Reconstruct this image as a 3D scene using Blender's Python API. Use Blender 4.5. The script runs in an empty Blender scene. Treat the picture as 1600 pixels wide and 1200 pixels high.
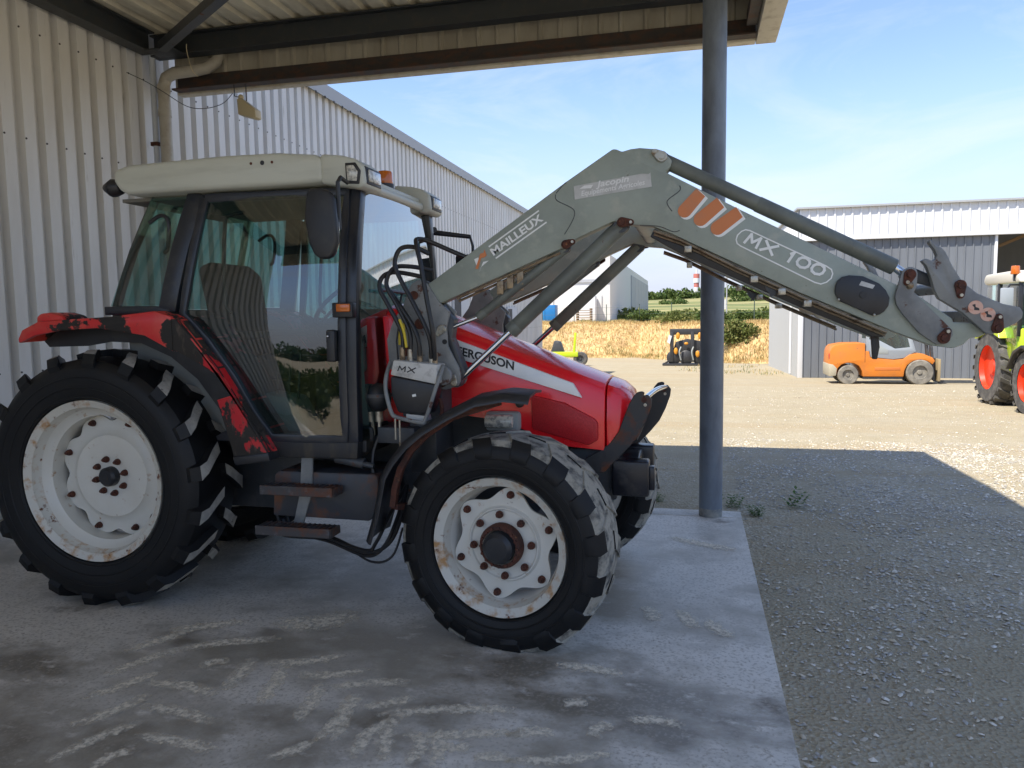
import bpy, bmesh, math, random
import numpy as np
from mathutils import Vector, Matrix

rng = np.random.default_rng(7)
random.seed(7)
scene = bpy.context.scene
COL = scene.collection
R = math.radians

# ------------------------------------------------------------------ camera
cam = bpy.data.cameras.new("camera")
cam.sensor_width = 36.0
cam.lens = 36.0 * 1180.0 / 1600.0
cam.clip_end = 3000
camo = bpy.data.objects.new("camera", cam)
COL.objects.link(camo)
YAW, PITCH, ROLL = R(13.55), R(5.15), R(.84)
fwd = Vector((-math.sin(YAW) * math.cos(PITCH), math.cos(YAW) * math.cos(PITCH), -math.sin(PITCH)))
rt = Vector((math.cos(YAW), math.sin(YAW), 0))
up = rt.cross(fwd)
r2 = rt * math.cos(ROLL) - up * math.sin(ROLL)
u2 = up * math.cos(ROLL) + rt * math.sin(ROLL)
m = Matrix((r2, u2, -fwd)).transposed().to_4x4()
m.translation = (0, 0, 1.68)
camo.matrix_world = m
scene.camera = camo

# ------------------------------------------------------------------ sky, sun, exposure
SUN = Vector((2.03, 2.52, -5.0)).normalized()          # direction the light travels
world = bpy.data.worlds.new("World")
scene.world = world
world.use_nodes = True
wn, wl = world.node_tree.nodes, world.node_tree.links
wn.clear()
wo = wn.new('ShaderNodeOutputWorld')
bg = wn.new('ShaderNodeBackground')
sky = wn.new('ShaderNodeTexSky')
sky.sky_type = 'NISHITA'
sky.sun_disc = False
sky.sun_elevation = math.asin(-SUN.z)
sky.sun_rotation = math.atan2(-SUN.x, -SUN.y)
sky.altitude = 100
sky.air_density = 1.0
sky.dust_density = 0.3
sky.ozone_density = 1.5
bg.inputs['Strength'].default_value = 0.15
tc = wn.new('ShaderNodeTexCoord')
def wmix(f, a, b, mode='MIX'):
    x = wn.new('ShaderNodeMix'); x.data_type = 'RGBA'; x.blend_type = mode
    for q, v in (('Factor', f), ('A', a), ('B', b)):
        if isinstance(v, tuple): x.inputs[q].default_value = v
        elif isinstance(v, float): x.inputs[q].default_value = v
        else: wl.new(v, x.inputs[q])
    return x.outputs['Result']
def wrange(v, a, b, c, d, smooth=False):
    k = wn.new('ShaderNodeMapRange')
    if smooth: k.interpolation_type = 'SMOOTHSTEP'
    for q, w in zip(('From Min', 'From Max', 'To Min', 'To Max'), (a, b, c, d)): k.inputs[q].default_value = w
    wl.new(v, k.inputs['Value'])
    return k.outputs['Result']
blue = wmix(1., sky.outputs['Color'], (.415, .41, .44, 1), 'MULTIPLY')
sz = wn.new('ShaderNodeSeparateXYZ')                   # haze thickens towards the horizon all round
wl.new(tc.outputs['Generated'], sz.inputs[0])
hazy = wmix(wrange(sz.outputs['Z'], 0., .30, .95, 0., True), blue, (1.20, 1.30, 1.62, 1))
mp = wn.new('ShaderNodeMapping')                       # wisps of cirrus over the whole sky
mp.inputs['Scale'].default_value = (1.1, 1.1, 3.6)
mp.inputs['Rotation'].default_value = (0.25, 0.3, 0.6)
wl.new(tc.outputs['Generated'], mp.inputs['Vector'])
ns = wn.new('ShaderNodeTexNoise')
for q, v in (('Scale', 2.2), ('Detail', 9.), ('Roughness', .62), ('Distortion', .8)): ns.inputs[q].default_value = v
wl.new(mp.outputs['Vector'], ns.inputs['Vector'])
cloudy = wmix(wrange(ns.outputs['Fac'], .49, .84, 0.0, .66), hazy, (1.75, 1.82, 1.98, 1))
wl.new(cloudy, bg.inputs['Color'])
wl.new(bg.outputs[0], wo.inputs[0])

sl = bpy.data.lights.new("sun", 'SUN')
sl.energy = 2.0
sl.angle = R(.55)
sl.color = (1.0, .93, .82)
slo = bpy.data.objects.new("sun", sl)
COL.objects.link(slo)
slo.rotation_euler = SUN.to_track_quat('-Z', 'Y').to_euler()
slo.location = (-8, -10, 20)

scene.view_settings.view_transform = 'Standard'
scene.view_settings.look = 'None'
scene.view_settings.exposure = 1.98
scene.view_settings.gamma = 1
scene.cycles.max_bounces = 10
scene.cycles.transparent_max_bounces = 16
scene.cycles.use_denoising = True

# ------------------------------------------------------------------ materials
def mat(name, col, rough=.5, metal=0., layers=(), bump=0., bscale=60., coat=0., spec=.5, space='POS'):
    """layers: (colour, noise scale, low, high, detail, roughness or None, (sx,sy,sz))"""
    M = bpy.data.materials.new(name)
    M.use_nodes = True
    n, l = M.node_tree.nodes, M.node_tree.links
    b = n['Principled BSDF']
    b.inputs['Metallic'].default_value = metal
    b.inputs['Specular IOR Level'].default_value = spec
    b.inputs['Coat Weight'].default_value = coat
    b.inputs['Coat Roughness'].default_value = .06
    if space == 'POS':
        src = n.new('ShaderNodeNewGeometry').outputs['Position']
    else:
        src = n.new('ShaderNodeTexCoord').outputs['Object']
    c = None
    r = None
    cv = (*col, 1)
    rv = rough
    for (lc, sc, lo, hi, det, lr, st) in layers:
        mp = n.new('ShaderNodeMapping')
        mp.inputs['Scale'].default_value = st
        mp.inputs['Location'].default_value = (random.random() * 9, random.random() * 9, random.random() * 9)
        l.new(src, mp.inputs['Vector'])
        t = n.new('ShaderNodeTexNoise')
        t.inputs['Scale'].default_value = sc
        t.inputs['Detail'].default_value = det
        t.inputs['Roughness'].default_value = .62
        l.new(mp.outputs[0], t.inputs['Vector'])
        k = n.new('ShaderNodeMapRange')
        k.inputs['From Min'].default_value = lo
        k.inputs['From Max'].default_value = hi
        l.new(t.outputs['Fac'], k.inputs['Value'])
        x = n.new('ShaderNodeMix')
        x.data_type = 'RGBA'
        l.new(k.outputs[0], x.inputs['Factor'])
        if c is None:
            x.inputs['A'].default_value = cv
        else:
            l.new(c, x.inputs['A'])
        x.inputs['B'].default_value = (*lc, 1)
        c = x.outputs['Result']
        if lr is not None:
            y = n.new('ShaderNodeMix')
            l.new(k.outputs[0], y.inputs['Factor'])
            if r is None:
                y.inputs['A'].default_value = rv
            else:
                l.new(r, y.inputs['A'])
            y.inputs['B'].default_value = lr
            r = y.outputs['Result']
    if c is None:
        b.inputs['Base Color'].default_value = cv
    else:
        l.new(c, b.inputs['Base Color'])
    if r is None:
        b.inputs['Roughness'].default_value = rv
    else:
        l.new(r, b.inputs['Roughness'])
    if bump:
        t = n.new('ShaderNodeTexNoise')
        t.inputs['Scale'].default_value = bscale
        t.inputs['Detail'].default_value = 5
        l.new(src, t.inputs['Vector'])
        bp = n.new('ShaderNodeBump')
        bp.inputs['Strength'].default_value = min(1, bump)
        bp.inputs['Distance'].default_value = .01 * max(1, bump)
        l.new(t.outputs['Fac'], bp.inputs['Height'])
        l.new(bp.outputs[0], b.inputs['Normal'])
    M['bsdf'] = 1
    return M

U = (1, 1, 1)
RUST = (.13, .045, .018)
DUST = (.42, .40, .34)
m_red = mat('red_paint', (.85, .011, .018), .22, 0, [((.72, .01, .016), 3, .4, .7, 4, .3, U), ((.32, .10, .07), 14, .66, .8, 6, .6, U)], coat=.35)
m_redmesh = mat('dark_red_mesh', (.50, .012, .018), .4, 0, [((.42, .010, .014), 120, .45, .55, 2, .6, U)], bump=.15, bscale=260)
m_white = mat('white_decal', (.82, .82, .79), .35, 0, [((.72, .72, .68), 6, .5, .8, 5, None, U)])
m_boom = mat('boom_paint', (.31, .345, .295), .42, 0, [((.245, .275, .235), 3.5, .42, .7, 6, .5, U), ((.38, .39, .33), 9, .56, .72, 8, .6, U), ((.10, .085, .055), 26, .66, .72, 8, .8, U)], bump=.08, bscale=90)
m_cyl = mat('cylinder_paint', (.16, .172, .142), .42, 0, [((.105, .112, .098), 5, .4, .65, 6, .5, U), ((.20, .19, .13), 12, .6, .75, 8, .65, U), ((.12, .07, .04), 30, .68, .74, 6, .8, U)])
m_dark = mat('dark_steel', (.045, .05, .056), .45, 0, [((.09, .09, .09), 8, .5, .75, 6, .6, U), (RUST, 15, .64, .7, 8, .85, U)])
m_hitch = mat('worn_grey_steel', (.235, .24, .228), .5, 0, [((.15, .155, .155), 7, .4, .65, 6, .5, U), ((.10, .045, .03), 14, .6, .66, 8, .85, U)], bump=.1, bscale=70)
m_rust = mat('rust', (.10, .032, .018), .85, 0, [((.05, .022, .016), 20, .45, .62, 6, None, U), ((.22, .09, .035), 45, .6, .7, 6, None, U)], bump=.35, bscale=140)
m_blackrust = mat('black_rusty_plate', (.03, .03, .031), .5, 0, [((.13, .045, .02), 7, .55, .68, 9, .85, U), ((.07, .06, .05), 3, .5, .7, 5, .6, U)], bump=.12, bscale=120)
m_black = mat('black_plastic', (.017, .018, .021), .42, 0, [((.035, .035, .037), 9, .5, .75, 5, .55, U)])
m_cabframe = mat('cab_frame_paint', (.022, .025, .032), .3, 0, [((.05, .05, .05), 12, .55, .75, 6, .5, U)])
m_sill = mat('dirty_sill', (.02, .02, .021), .55, 0, [((.11, .085, .055), 10, .5, .75, 8, .85, (1, 1, .25))])
m_tyre = mat('tyre_rubber', (.006, .0063, .007), .5, 0, [((.012, .012, .0125), 8, .5, .8, 5, .62, U)], bump=.08, bscale=60, spec=.32)
m_tread = mat('dusty_tread', (.03, .03, .03), .8, 0, [((.31, .29, .24), 13, .34, .54, 9, .95, U), ((.06, .06, .058), 34, .63, .72, 6, .8, (1, .4, 1))], bump=.4, bscale=80)
m_lugtop = mat('dusty_lug', (.27, .26, .235), .9, 0, [((.38, .36, .31), 16, .4, .6, 8, None, U), ((.05, .05, .05), 26, .62, .72, 6, None, U)], bump=.3, bscale=110)
m_rim = mat('rim_paint', (.64, .62, .55), .4, 0, [((.60, .57, .49), 5, .48, .75, 6, .5, U), ((.36, .20, .085), 15, .63, .72, 9, .75, U), (RUST, 21, .68, .73, 9, .9, U)])
m_rimedge = mat('rim_edge', (.56, .54, .47), .5, 0, [((.40, .22, .09), 13, .5, .66, 9, .8, U), (RUST, 19, .6, .68, 9, .9, U)])
m_roof = mat('cab_roof_plastic', (.52, .53, .455), .4, 0, [((.42, .43, .37), 6, .5, .8, 7, .5, (.4, 1, 2.5))])
m_peel = mat('peeling_fender_paint', (.58, .022, .022), .38, 0, [((.60, .09, .06), 3.5, .42, .62, 4, .45, U), ((.017, .015, .013), 4.4, .505, .525, 10, .75, (.75, 1, .95)), ((.06, .045, .035), 14, .62, .7, 8, .8, U)])
m_peelfront = mat('bare_fender_paint', (.021, .018, .015), .7, 0, [((.5, .012, .02), 3.2, .535, .55, 10, .38, (1, 1, .7)), ((.09, .07, .055), 20, .55, .7, 8, .85, (1, 1, .4))])
m_orange = mat('orange_lens', (.55, .13, .01), .2, 0, coat=.5)
m_lens = mat('lamp_lens', (.62, .6, .52), .12, 0, [((.3, .3, .28), 40, .45, .6, 2, None, U)], coat=.8)
m_chrome = mat('chrome_rod', (.62, .62, .62), .13, 1.)
m_zinc = mat('zinc_fitting', (.42, .40, .34), .35, .7, [((.28, .20, .12), 30, .5, .7, 5, .7, U)])
m_brass = mat('steel_pipe', (.30, .23, .15), .4, .6, [((.12, .08, .05), 25, .5, .7, 5, .7, U)])
m_hose = mat('rubber_hose', (.014, .014, .015), .4)
m_coupler = mat('coupler_white', (.55, .54, .50), .5, 0, [((.28, .27, .25), 18, .52, .7, 8, .7, U)])
m_grey = mat('grey_plastic', (.30, .32, .31), .6)
m_inside = mat('interior_trim', (.15, .16, .15), .7)
m_seat = mat('seat_cloth', (.035, .036, .042), .9)
m_liner = mat('roof_liner', (.17, .165, .14), .9)
m_yellow = mat('yellow_sticker', (.62, .47, .03), .5)
m_orangedecal = mat('orange_decal', (.60, .19, .055), .45, 0, [((.5, .2, .09), 9, .5, .75, 6, None, U)])
m_sticker = mat('faded_sticker', (.52, .52, .50), .6, 0, [((.40, .40, .38), 16, .45, .7, 8, None, U)])
m_stickertext = mat('faded_lettering', (.74, .74, .72), .6)
m_pink = mat('warning_sticker', (.66, .40, .30), .5, 0, [((.6, .2, .1), 30, .55, .65, 3, None, U)])
m_ink = mat('black_ink', (.02, .02, .022), .5)

def glass_mat(name, tint, dirt=.03, base=.085):
    M = bpy.data.materials.new(name)
    M.use_nodes = True
    n, l = M.node_tree.nodes, M.node_tree.links
    n.remove(n['Principled BSDF'])
    out = n['Material Output']
    lw = n.new('ShaderNodeLayerWeight')
    lw.inputs['Blend'].default_value = .5
    pw = n.new('ShaderNodeMath'); pw.operation = 'POWER'; pw.inputs[1].default_value = 4.2
    l.new(lw.outputs['Facing'], pw.inputs[0])
    ma = n.new('ShaderNodeMath'); ma.operation = 'MULTIPLY_ADD'
    ma.inputs[1].default_value = .9; ma.inputs[2].default_value = base
    l.new(pw.outputs[0], ma.inputs[0])
    tr = n.new('ShaderNodeBsdfTransparent'); tr.inputs[0].default_value = (*tint, 1)
    gl = n.new('ShaderNodeBsdfGlossy'); gl.inputs['Roughness'].default_value = .0
    df = n.new('ShaderNodeBsdfDiffuse'); df.inputs[0].default_value = (.5, .5, .45, 1)
    a = n.new('ShaderNodeMixShader'); b = n.new('ShaderNodeMixShader')
    a.inputs[0].default_value = dirt
    l.new(tr.outputs[0], a.inputs[1]); l.new(df.outputs[0], a.inputs[2])
    l.new(ma.outputs[0], b.inputs[0]); l.new(a.outputs[0], b.inputs[1]); l.new(gl.outputs[0], b.inputs[2])
    l.new(b.outputs[0], out.inputs[0])
    return M
m_glass = glass_mat('cab_glass', (.37, .60, .57), .012, .12)
m_screen = glass_mat('windscreen_glass', (.28, .48, .50), .012, .42)

# ------------------------------------------------------------------ mesh builder
WL = {}          # world location of each object's origin

class G:
    def __init__(s):
        s.v, s.f, s.mi = [], [], []
    def add(s, vs, fs, mi=0):
        o = len(s.v)
        s.v += [tuple(map(float, p)) for p in vs]
        s.f += [tuple(i + o for i in f) for f in fs]
        s.mi += [mi] * len(fs)
        return s
    def box(s, x0, x1, y0, y1, z0, z1, mi=0):
        return s.add([(x0, y0, z0), (x1, y0, z0), (x1, y1, z0), (x0, y1, z0), (x0, y0, z1), (x1, y0, z1), (x1, y1, z1), (x0, y1, z1)],
                     [(3, 2, 1, 0), (4, 5, 6, 7), (0, 1, 5, 4), (1, 2, 6, 5), (2, 3, 7, 6), (3, 0, 4, 7)], mi)
    def bar(s, p0, p1, w, h, upv=(0, 0, 1), mi=0):
        p0, p1 = Vector(p0), Vector(p1)
        d = (p1 - p0).normalized()
        a = d.cross(Vector(upv)).normalized()
        b = a.cross(d).normalized()
        vs = [p + a * (sx * w / 2) + b * (sz * h / 2) for p in (p0, p1) for sx, sz in ((-1, -1), (1, -1), (1, 1), (-1, 1))]
        return s.add(vs, [(3, 2, 1, 0), (4, 5, 6, 7), (0, 1, 5, 4), (1, 2, 6, 5), (2, 3, 7, 6), (3, 0, 4, 7)], mi)
    def cyl(s, p0, p1, r0, r1=None, n=16, mi=0):
        r1 = r0 if r1 is None else r1
        p0, p1 = Vector(p0), Vector(p1)
        d = (p1 - p0).normalized()
        a = d.orthogonal().normalized(); b = d.cross(a)
        vs = []
        for p, r in ((p0, r0), (p1, r1)):
            vs += [p + a * (r * math.cos(2 * math.pi * i / n)) + b * (r * math.sin(2 * math.pi * i / n)) for i in range(n)]
        fs = [(i, (i + 1) % n, n + (i + 1) % n, n + i) for i in range(n)]
        fs += [tuple(range(n - 1, -1, -1)), tuple(range(n, 2 * n))]
        return s.add(vs, fs, mi)
    def tube(s, pts, r, n=8, mi=0, smooth_path=0):
        P = [Vector(p) for p in pts]
        if smooth_path:
            Q = []
            for i in range(len(P) - 1):
                a = P[max(i - 1, 0)]; b = P[i]; c = P[i + 1]; d = P[min(i + 2, len(P) - 1)]
                for k in range(smooth_path):
                    t = k / smooth_path
                    Q.append(.5 * ((2 * b) + (c - a) * t + (2 * a - 5 * b + 4 * c - d) * t * t + (3 * b - a - 3 * c + d) * t ** 3))
            Q.append(P[-1]); P = Q
        up_ = None
        vs = []
        for i, p in enumerate(P):
            d = (P[min(i + 1, len(P) - 1)] - P[max(i - 1, 0)]).normalized()
            if up_ is None:
                up_ = d.orthogonal().normalized()
            a = (up_ - d * up_.dot(d)).normalized(); up_ = a
            b = d.cross(a)
            rr = r[i] if isinstance(r, (list, tuple)) else r
            vs += [p + a * (rr * math.cos(2 * math.pi * k / n)) + b * (rr * math.sin(2 * math.pi * k / n)) for k in range(n)]
        L = len(P)
        fs = [(i * n + k, i * n + (k + 1) % n, (i + 1) * n + (k + 1) % n, (i + 1) * n + k) for i in range(L - 1) for k in range(n)]
        fs += [tuple(range(n - 1, -1, -1)), tuple(range((L - 1) * n, L * n))]
        return s.add(vs, fs, mi)
    def prism(s, pts, y0, y1, mi=0):
        """outline in XZ, extruded from y0 to y1 (y0 < y1)"""
        ar = sum(pts[i][0] * pts[(i + 1) % len(pts)][1] - pts[(i + 1) % len(pts)][0] * pts[i][1] for i in range(len(pts)))
        if ar < 0:
            pts = pts[::-1]
        n = len(pts)
        vs = [(x, y0, z) for x, z in pts] + [(x, y1, z) for x, z in pts]
        fs = [tuple(range(n)), tuple(range(2 * n - 1, n - 1, -1))]
        fs += [((i + 1) % n, i, n + i, n + (i + 1) % n) for i in range(n)]
        return s.add(vs, fs, mi)
    def lathe(s, prof, c, n=64, mis=None, closed=False):
        """profile of (radius, y offset) turned round the Y axis through c"""
        L = len(prof)
        vs = []
        for i in range(n):
            t = 2 * math.pi * i / n
            vs += [(c[0] + r * math.cos(t), c[1] + y, c[2] + r * math.sin(t)) for r, y in prof]
        rngj = L if closed else L - 1
        for j in range(rngj):
            j2 = (j + 1) % L
            fs = [(i * L + j, ((i + 1) % n) * L + j, ((i + 1) % n) * L + j2, i * L + j2) for i in range(n)]
            if j == 0:
                o = len(s.v)
                s.v += vs
            s.f += [tuple(k + o for k in f) for f in fs]
            s.mi += [mis[j] if mis else 0] * len(fs)
        return s
    def ball(s, c, r, n=12, mi=0):
        r = (r, r, r) if not isinstance(r, (tuple, list)) else r
        vs = [(c[0], c[1], c[2] - r[2])]
        for i in range(1, n):
            a = math.pi * i / n
            vs += [(c[0] + r[0] * math.sin(a) * math.cos(2 * math.pi * k / (2 * n)), c[1] + r[1] * math.sin(a) * math.sin(2 * math.pi * k / (2 * n)), c[2] - r[2] * math.cos(a)) for k in range(2 * n)]
        vs.append((c[0], c[1], c[2] + r[2]))
        w = 2 * n
        fs = [(0, 1 + (k + 1) % w, 1 + k) for k in range(w)]
        for i in range(n - 2):
            fs += [(1 + i * w + k, 1 + i * w + (k + 1) % w, 1 + (i + 1) * w + (k + 1) % w, 1 + (i + 1) * w + k) for k in range(w)]
        e = 1 + (n - 1) * w
        fs += [(e, 1 + (n - 2) * w + k, 1 + (n - 2) * w + (k + 1) % w) for k in range(w)]
        return s.add(vs, fs, mi)
    def xf(s, M):
        s.v = [tuple(M @ Vector(p)) for p in s.v]
        return s
    def build(s, name, mats, parent=None, bevel=0, smooth=32, origin=None, segs=2, fix=True):
        mats = mats if isinstance(mats, (list, tuple)) else [mats]
        A = np.array(s.v)
        o = Vector(origin) if origin is not None else Vector(((A[:, 0].min() + A[:, 0].max()) / 2, (A[:, 1].min() + A[:, 1].max()) / 2, A[:, 2].min()))
        me = bpy.data.meshes.new(name)
        me.from_pydata([(p[0] - o.x, p[1] - o.y, p[2] - o.z) for p in s.v], [], s.f)
        for q in mats:
            me.materials.append(q)
        me.polygons.foreach_set('material_index', s.mi)
        if bevel or fix:
            bm = bmesh.new(); bm.from_mesh(me)
            if fix:
                bmesh.ops.recalc_face_normals(bm, faces=bm.faces)
            if bevel:
                es = [e for e in bm.edges if len(e.link_faces) == 2 and e.calc_face_angle(0) > R(28)]
                bmesh.ops.bevel(bm, geom=es, offset=bevel, segments=segs, affect='EDGES', clamp_overlap=True, profile=.5)
            bm.to_mesh(me); bm.free()
        if smooth:
            me.polygons.foreach_set('use_smooth', [True] * len(me.polygons))
            me.set_sharp_from_angle(angle=R(smooth))
        ob = bpy.data.objects.new(name, me)
        return place(ob, o, parent)

def place(ob, o, parent=None):
    COL.objects.link(ob)
    o = Vector(o)
    if parent is not None:
        ob.parent = parent
        ob.location = o - WL[parent.name]
    else:
        ob.location = o
    WL[ob.name] = o
    return ob

def thing(name, loc, label, cat, group=None):
    e = bpy.data.objects.new(name, None)
    e.empty_display_size = .2
    place(e, loc)
    return tag(e, label, cat, group)

def tag(o, label=None, cat=None, group=None, kind=None):
    if label: o['label'] = label
    if cat: o['category'] = cat
    if group: o['group'] = group
    if kind: o['kind'] = kind
    return o

def dup(ob, d, parent=None):
    """copy of one object, sharing its mesh, moved by d"""
    c = ob.copy()
    return place(c, WL[ob.name] + Vector(d), parent)

def text(name, s, o, u, v, size, M, parent, shear=0, bold=0, depth=.0012, fit=None):
    """lettering standing on the plane through o spanned by baseline u and up v"""
    cu = bpy.data.curves.new(name, 'FONT')
    cu.body = s
    cu.size = 1; cu.shear = shear; cu.offset = bold; cu.extrude = .0; cu.resolution_u = 4
    t = bpy.data.objects.new(name, cu)
    COL.objects.link(t)
    dg = bpy.context.evaluated_depsgraph_get(); dg.update()
    me = bpy.data.meshes.new_from_object(t.evaluated_get(dg))
    bpy.data.objects.remove(t); bpy.data.curves.remove(cu)
    P = np.array([q.co[:] for q in me.vertices])
    P[:, 0] -= P[:, 0].min()
    w = P[:, 0].max(); hgt = .72
    sx = (fit / w) if fit else size / hgt
    sy = size / hgt
    u = Vector(u).normalized(); v = Vector(v).normalized(); nrm = u.cross(v)
    o = Vector(o)
    g = G()
    for p in P:
        g.v.append(tuple(o + u * (p[0] * sx) + v * (p[1] * sy)))
    g.f = [tuple(q.vertices) for q in me.polygons]; g.mi = [0] * len(g.f)
    bpy.data.meshes.remove(me)
    return g.build(name, M, parent, smooth=0, fix=False, origin=o)

GLYPH = {'M': [[(0, 0), (.1, 1), (.5, .3), (.9, 1), (1, 0)]], 'X': [[(0, 0), (1, 1)], [(0, 1), (1, 0)]], '1': [[(.15, .78), (.5, 1), (.5, 0)]],
         '0': [[(.5, 0), (.15, .12), (0, .35), (0, .65), (.15, .88), (.5, 1), (.85, .88), (1, .65), (1, .35), (.85, .12), (.5, 0)]], "'": [[(.1, .9), (.9, 1.25)]]}
def stroke_text(name, s, o, u, v, w, h, gap, th, M, parent):
    u, v, o = Vector(u).normalized(), Vector(v), Vector(o)
    nrm = u.cross(v).normalized()
    x = 0.
    for ch in s:
        cw = w * (.55 if ch == '1' else 1)
        g = G(); q = 0
        for line in GLYPH[ch]:
            P = [o + u * (x + a * cw) + v * (b * h) for a, b in line]
            for a, b in zip(P[:-1], P[1:]):
                d = (b - a).normalized() * th * .35
                q += 1
                g.bar(a - d + nrm * (.0002 * q), b + d + nrm * (.0002 * q), th, .001, upv=nrm)
        g.build(name, M, parent, smooth=0)
        x += cw + gap

def gz(Y):
    return -.03 * max(0., Y - 8.)

# ================================================================== THE SETTING
def ground_mat():
    M = bpy.data.materials.new('gravel')
    M.use_nodes = True
    n, l = M.node_tree.nodes, M.node_tree.links
    b = n['Principled BSDF']
    b.inputs['Roughness'].default_value = .95
    b.inputs['Specular IOR Level'].default_value = .2
    pos = n.new('ShaderNodeNewGeometry').outputs['Position']
    def noise(sc, det, st=(1, 1, 1)):
        mp = n.new('ShaderNodeMapping'); mp.inputs['Scale'].default_value = st
        l.new(pos, mp.inputs[0])
        t = n.new('ShaderNodeTexNoise'); t.inputs['Scale'].default_value = sc; t.inputs['Detail'].default_value = det; t.inputs['Roughness'].default_value = .65
        l.new(mp.outputs[0], t.inputs['Vector'])
        return t.outputs['Fac']
    def rng_(f, lo, hi):
        k = n.new('ShaderNodeMapRange'); k.inputs['From Min'].default_value = lo; k.inputs['From Max'].default_value = hi
        l.new(f, k.inputs['Value']); return k.outputs[0]
    def mix(f, a, c):
        x = n.new('ShaderNodeMix'); x.data_type = 'RGBA'; l.new(f, x.inputs['Factor'])
        for s, q in (('A', a), ('B', c)):
            if isinstance(q, tuple): x.inputs[s].default_value = (*q, 1)
            else: l.new(q, x.inputs[s])
        return x.outputs['Result']
    vo = n.new('ShaderNodeTexVoronoi'); vo.inputs['Scale'].default_value = 46
    vo.inputs['Randomness'].default_value = 1
    l.new(pos, vo.inputs['Vector'])
    hs = n.new('ShaderNodeSeparateColor'); l.new(vo.outputs['Color'], hs.inputs[0])
    stone = mix(hs.outputs[0], (.38, .345, .28), (.68, .62, .50))
    sand = mix(rng_(noise(3.0, 9), .3, .7), (.36, .305, .205), (.43, .37, .255))
    patches = rng_(noise(.75, 6, (1, .6, 1)), .42, .64)
    fine = rng_(hs.outputs[1], .35, .75)
    mm = n.new('ShaderNodeMath'); mm.operation = 'MULTIPLY'
    l.new(patches, mm.inputs[0]); l.new(fine, mm.inputs[1])
    # the strip along the slab keeps more loose grey chippings than the driven yard
    sp = n.new('ShaderNodeSeparateXYZ'); l.new(pos, sp.inputs[0])
    near = n.new('ShaderNodeMapRange'); near.inputs['From Min'].default_value = 8.; near.inputs['From Max'].default_value = 15.
    near.inputs['To Min'].default_value = 1.; near.inputs['To Max'].default_value = .2
    l.new(sp.outputs['Y'], near.inputs['Value'])
    m2 = n.new('ShaderNodeMath'); m2.operation = 'MULTIPLY'; l.new(mm.outputs[0], m2.inputs[0]); l.new(near.outputs[0], m2.inputs[1])
    c = mix(m2.outputs[0], sand, stone)
    c = mix(rng_(noise(.35, 5, (1, 2.4, 1)), .5, .75), c, mix(rng_(noise(20, 4), .3, .7), (.34, .29, .20), (.40, .345, .25)))
    c = mix(rng_(noise(.5, 6, (.16, 1.5, 1)), .52, .66), c, mix(rng_(noise(14, 5), .3, .7), (.34, .27, .165), (.43, .35, .23)))
    c = mix(rng_(noise(1.4, 4), .68, .76), c, (.14, .115, .08))
    l.new(c, b.inputs['Base Color'])
    bp = n.new('ShaderNodeBump'); bp.inputs['Strength'].default_value = .8; bp.inputs['Distance'].default_value = .02
    hm = n.new('ShaderNodeMath'); hm.operation = 'ADD'
    l.new(vo.outputs['Distance'], hm.inputs[0]); l.new(noise(30, 6), hm.inputs[1])
    l.new(hm.outputs[0], bp.inputs['Height']); l.new(bp.outputs[0], b.inputs['Normal'])
    return M
m_gravel = ground_mat()

def foot(X):
    return min(53., max(42., 46. - 1.9 * X))

# one ground sheet out to the horizon
xs = np.concatenate([np.linspace(-900, -40, 10), np.linspace(-30, 40, 36), np.linspace(60, 900, 10)])
ys = np.concatenate([np.linspace(-600, -20, 8), np.linspace(-12, 64, 77), np.linspace(75, 1500, 12)])
g = G()
vs = [(x, y, gz(min(y, 52)) - .002 + (.012 * math.sin(x * 1.7 + y * .9) * math.sin(y * 1.3 - x * .4) if 9 < y < 60 else 0)) for y in ys for x in xs]
n_ = len(xs)
g.add(vs, [(j * n_ + i, j * n_ + i + 1, (j + 1) * n_ + i + 1, (j + 1) * n_ + i) for j in range(len(ys) - 1) for i in range(n_ - 1)])
ground = tag(g.build('ground', m_gravel, origin=(0, 0, 0)), 'gravel yard of grey chippings and beige dust', 'ground', kind='structure')

# bank with dry grass, and the land behind it
m_bank = mat('bank_earth', (.46, .31, .16), .95, 0, [((.58, .43, .20), 1.1, .35, .6, 8, None, (1, 1, 2)), ((.22, .18, .07), 2.2, .64, .76, 6, None, U), ((.24, .14, .065), 5, .6, .75, 6, None, U)], bump=.9, bscale=5)
g = G()
bx = np.concatenate([np.linspace(-45, -16, 30), np.linspace(-15.7, 7, 110), np.linspace(8, 60, 50)])
prof = [(-.4, 0.), (.5, .10), (1.4, .42), (2.3, .75), (3.2, .95), (4.2, 1.0), (9, 1.0), (26, 1.0)]
for x in bx:
    for (d, h) in prof:
        y = foot(x) + d + .35 * math.sin(x * 1.3)
        base = gz(min(y, 52)) - .05
        g.v.append((x, y, base + h * (1.05 - base) + .06 * math.sin(2.1 * x)))
L = len(prof)
g.add([], [])
g.f = [(i * L + j, (i + 1) * L + j, (i + 1) * L + j + 1, i * L + j + 1) for i in range(len(bx) - 1) for j in range(L - 1)]
g.mi = [0] * len(g.f)
tag(g.build('earth_bank', m_bank, origin=(0, 45, -1)), 'earth bank covered in dry straw grass behind the yard', 'bank', kind='structure')

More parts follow.
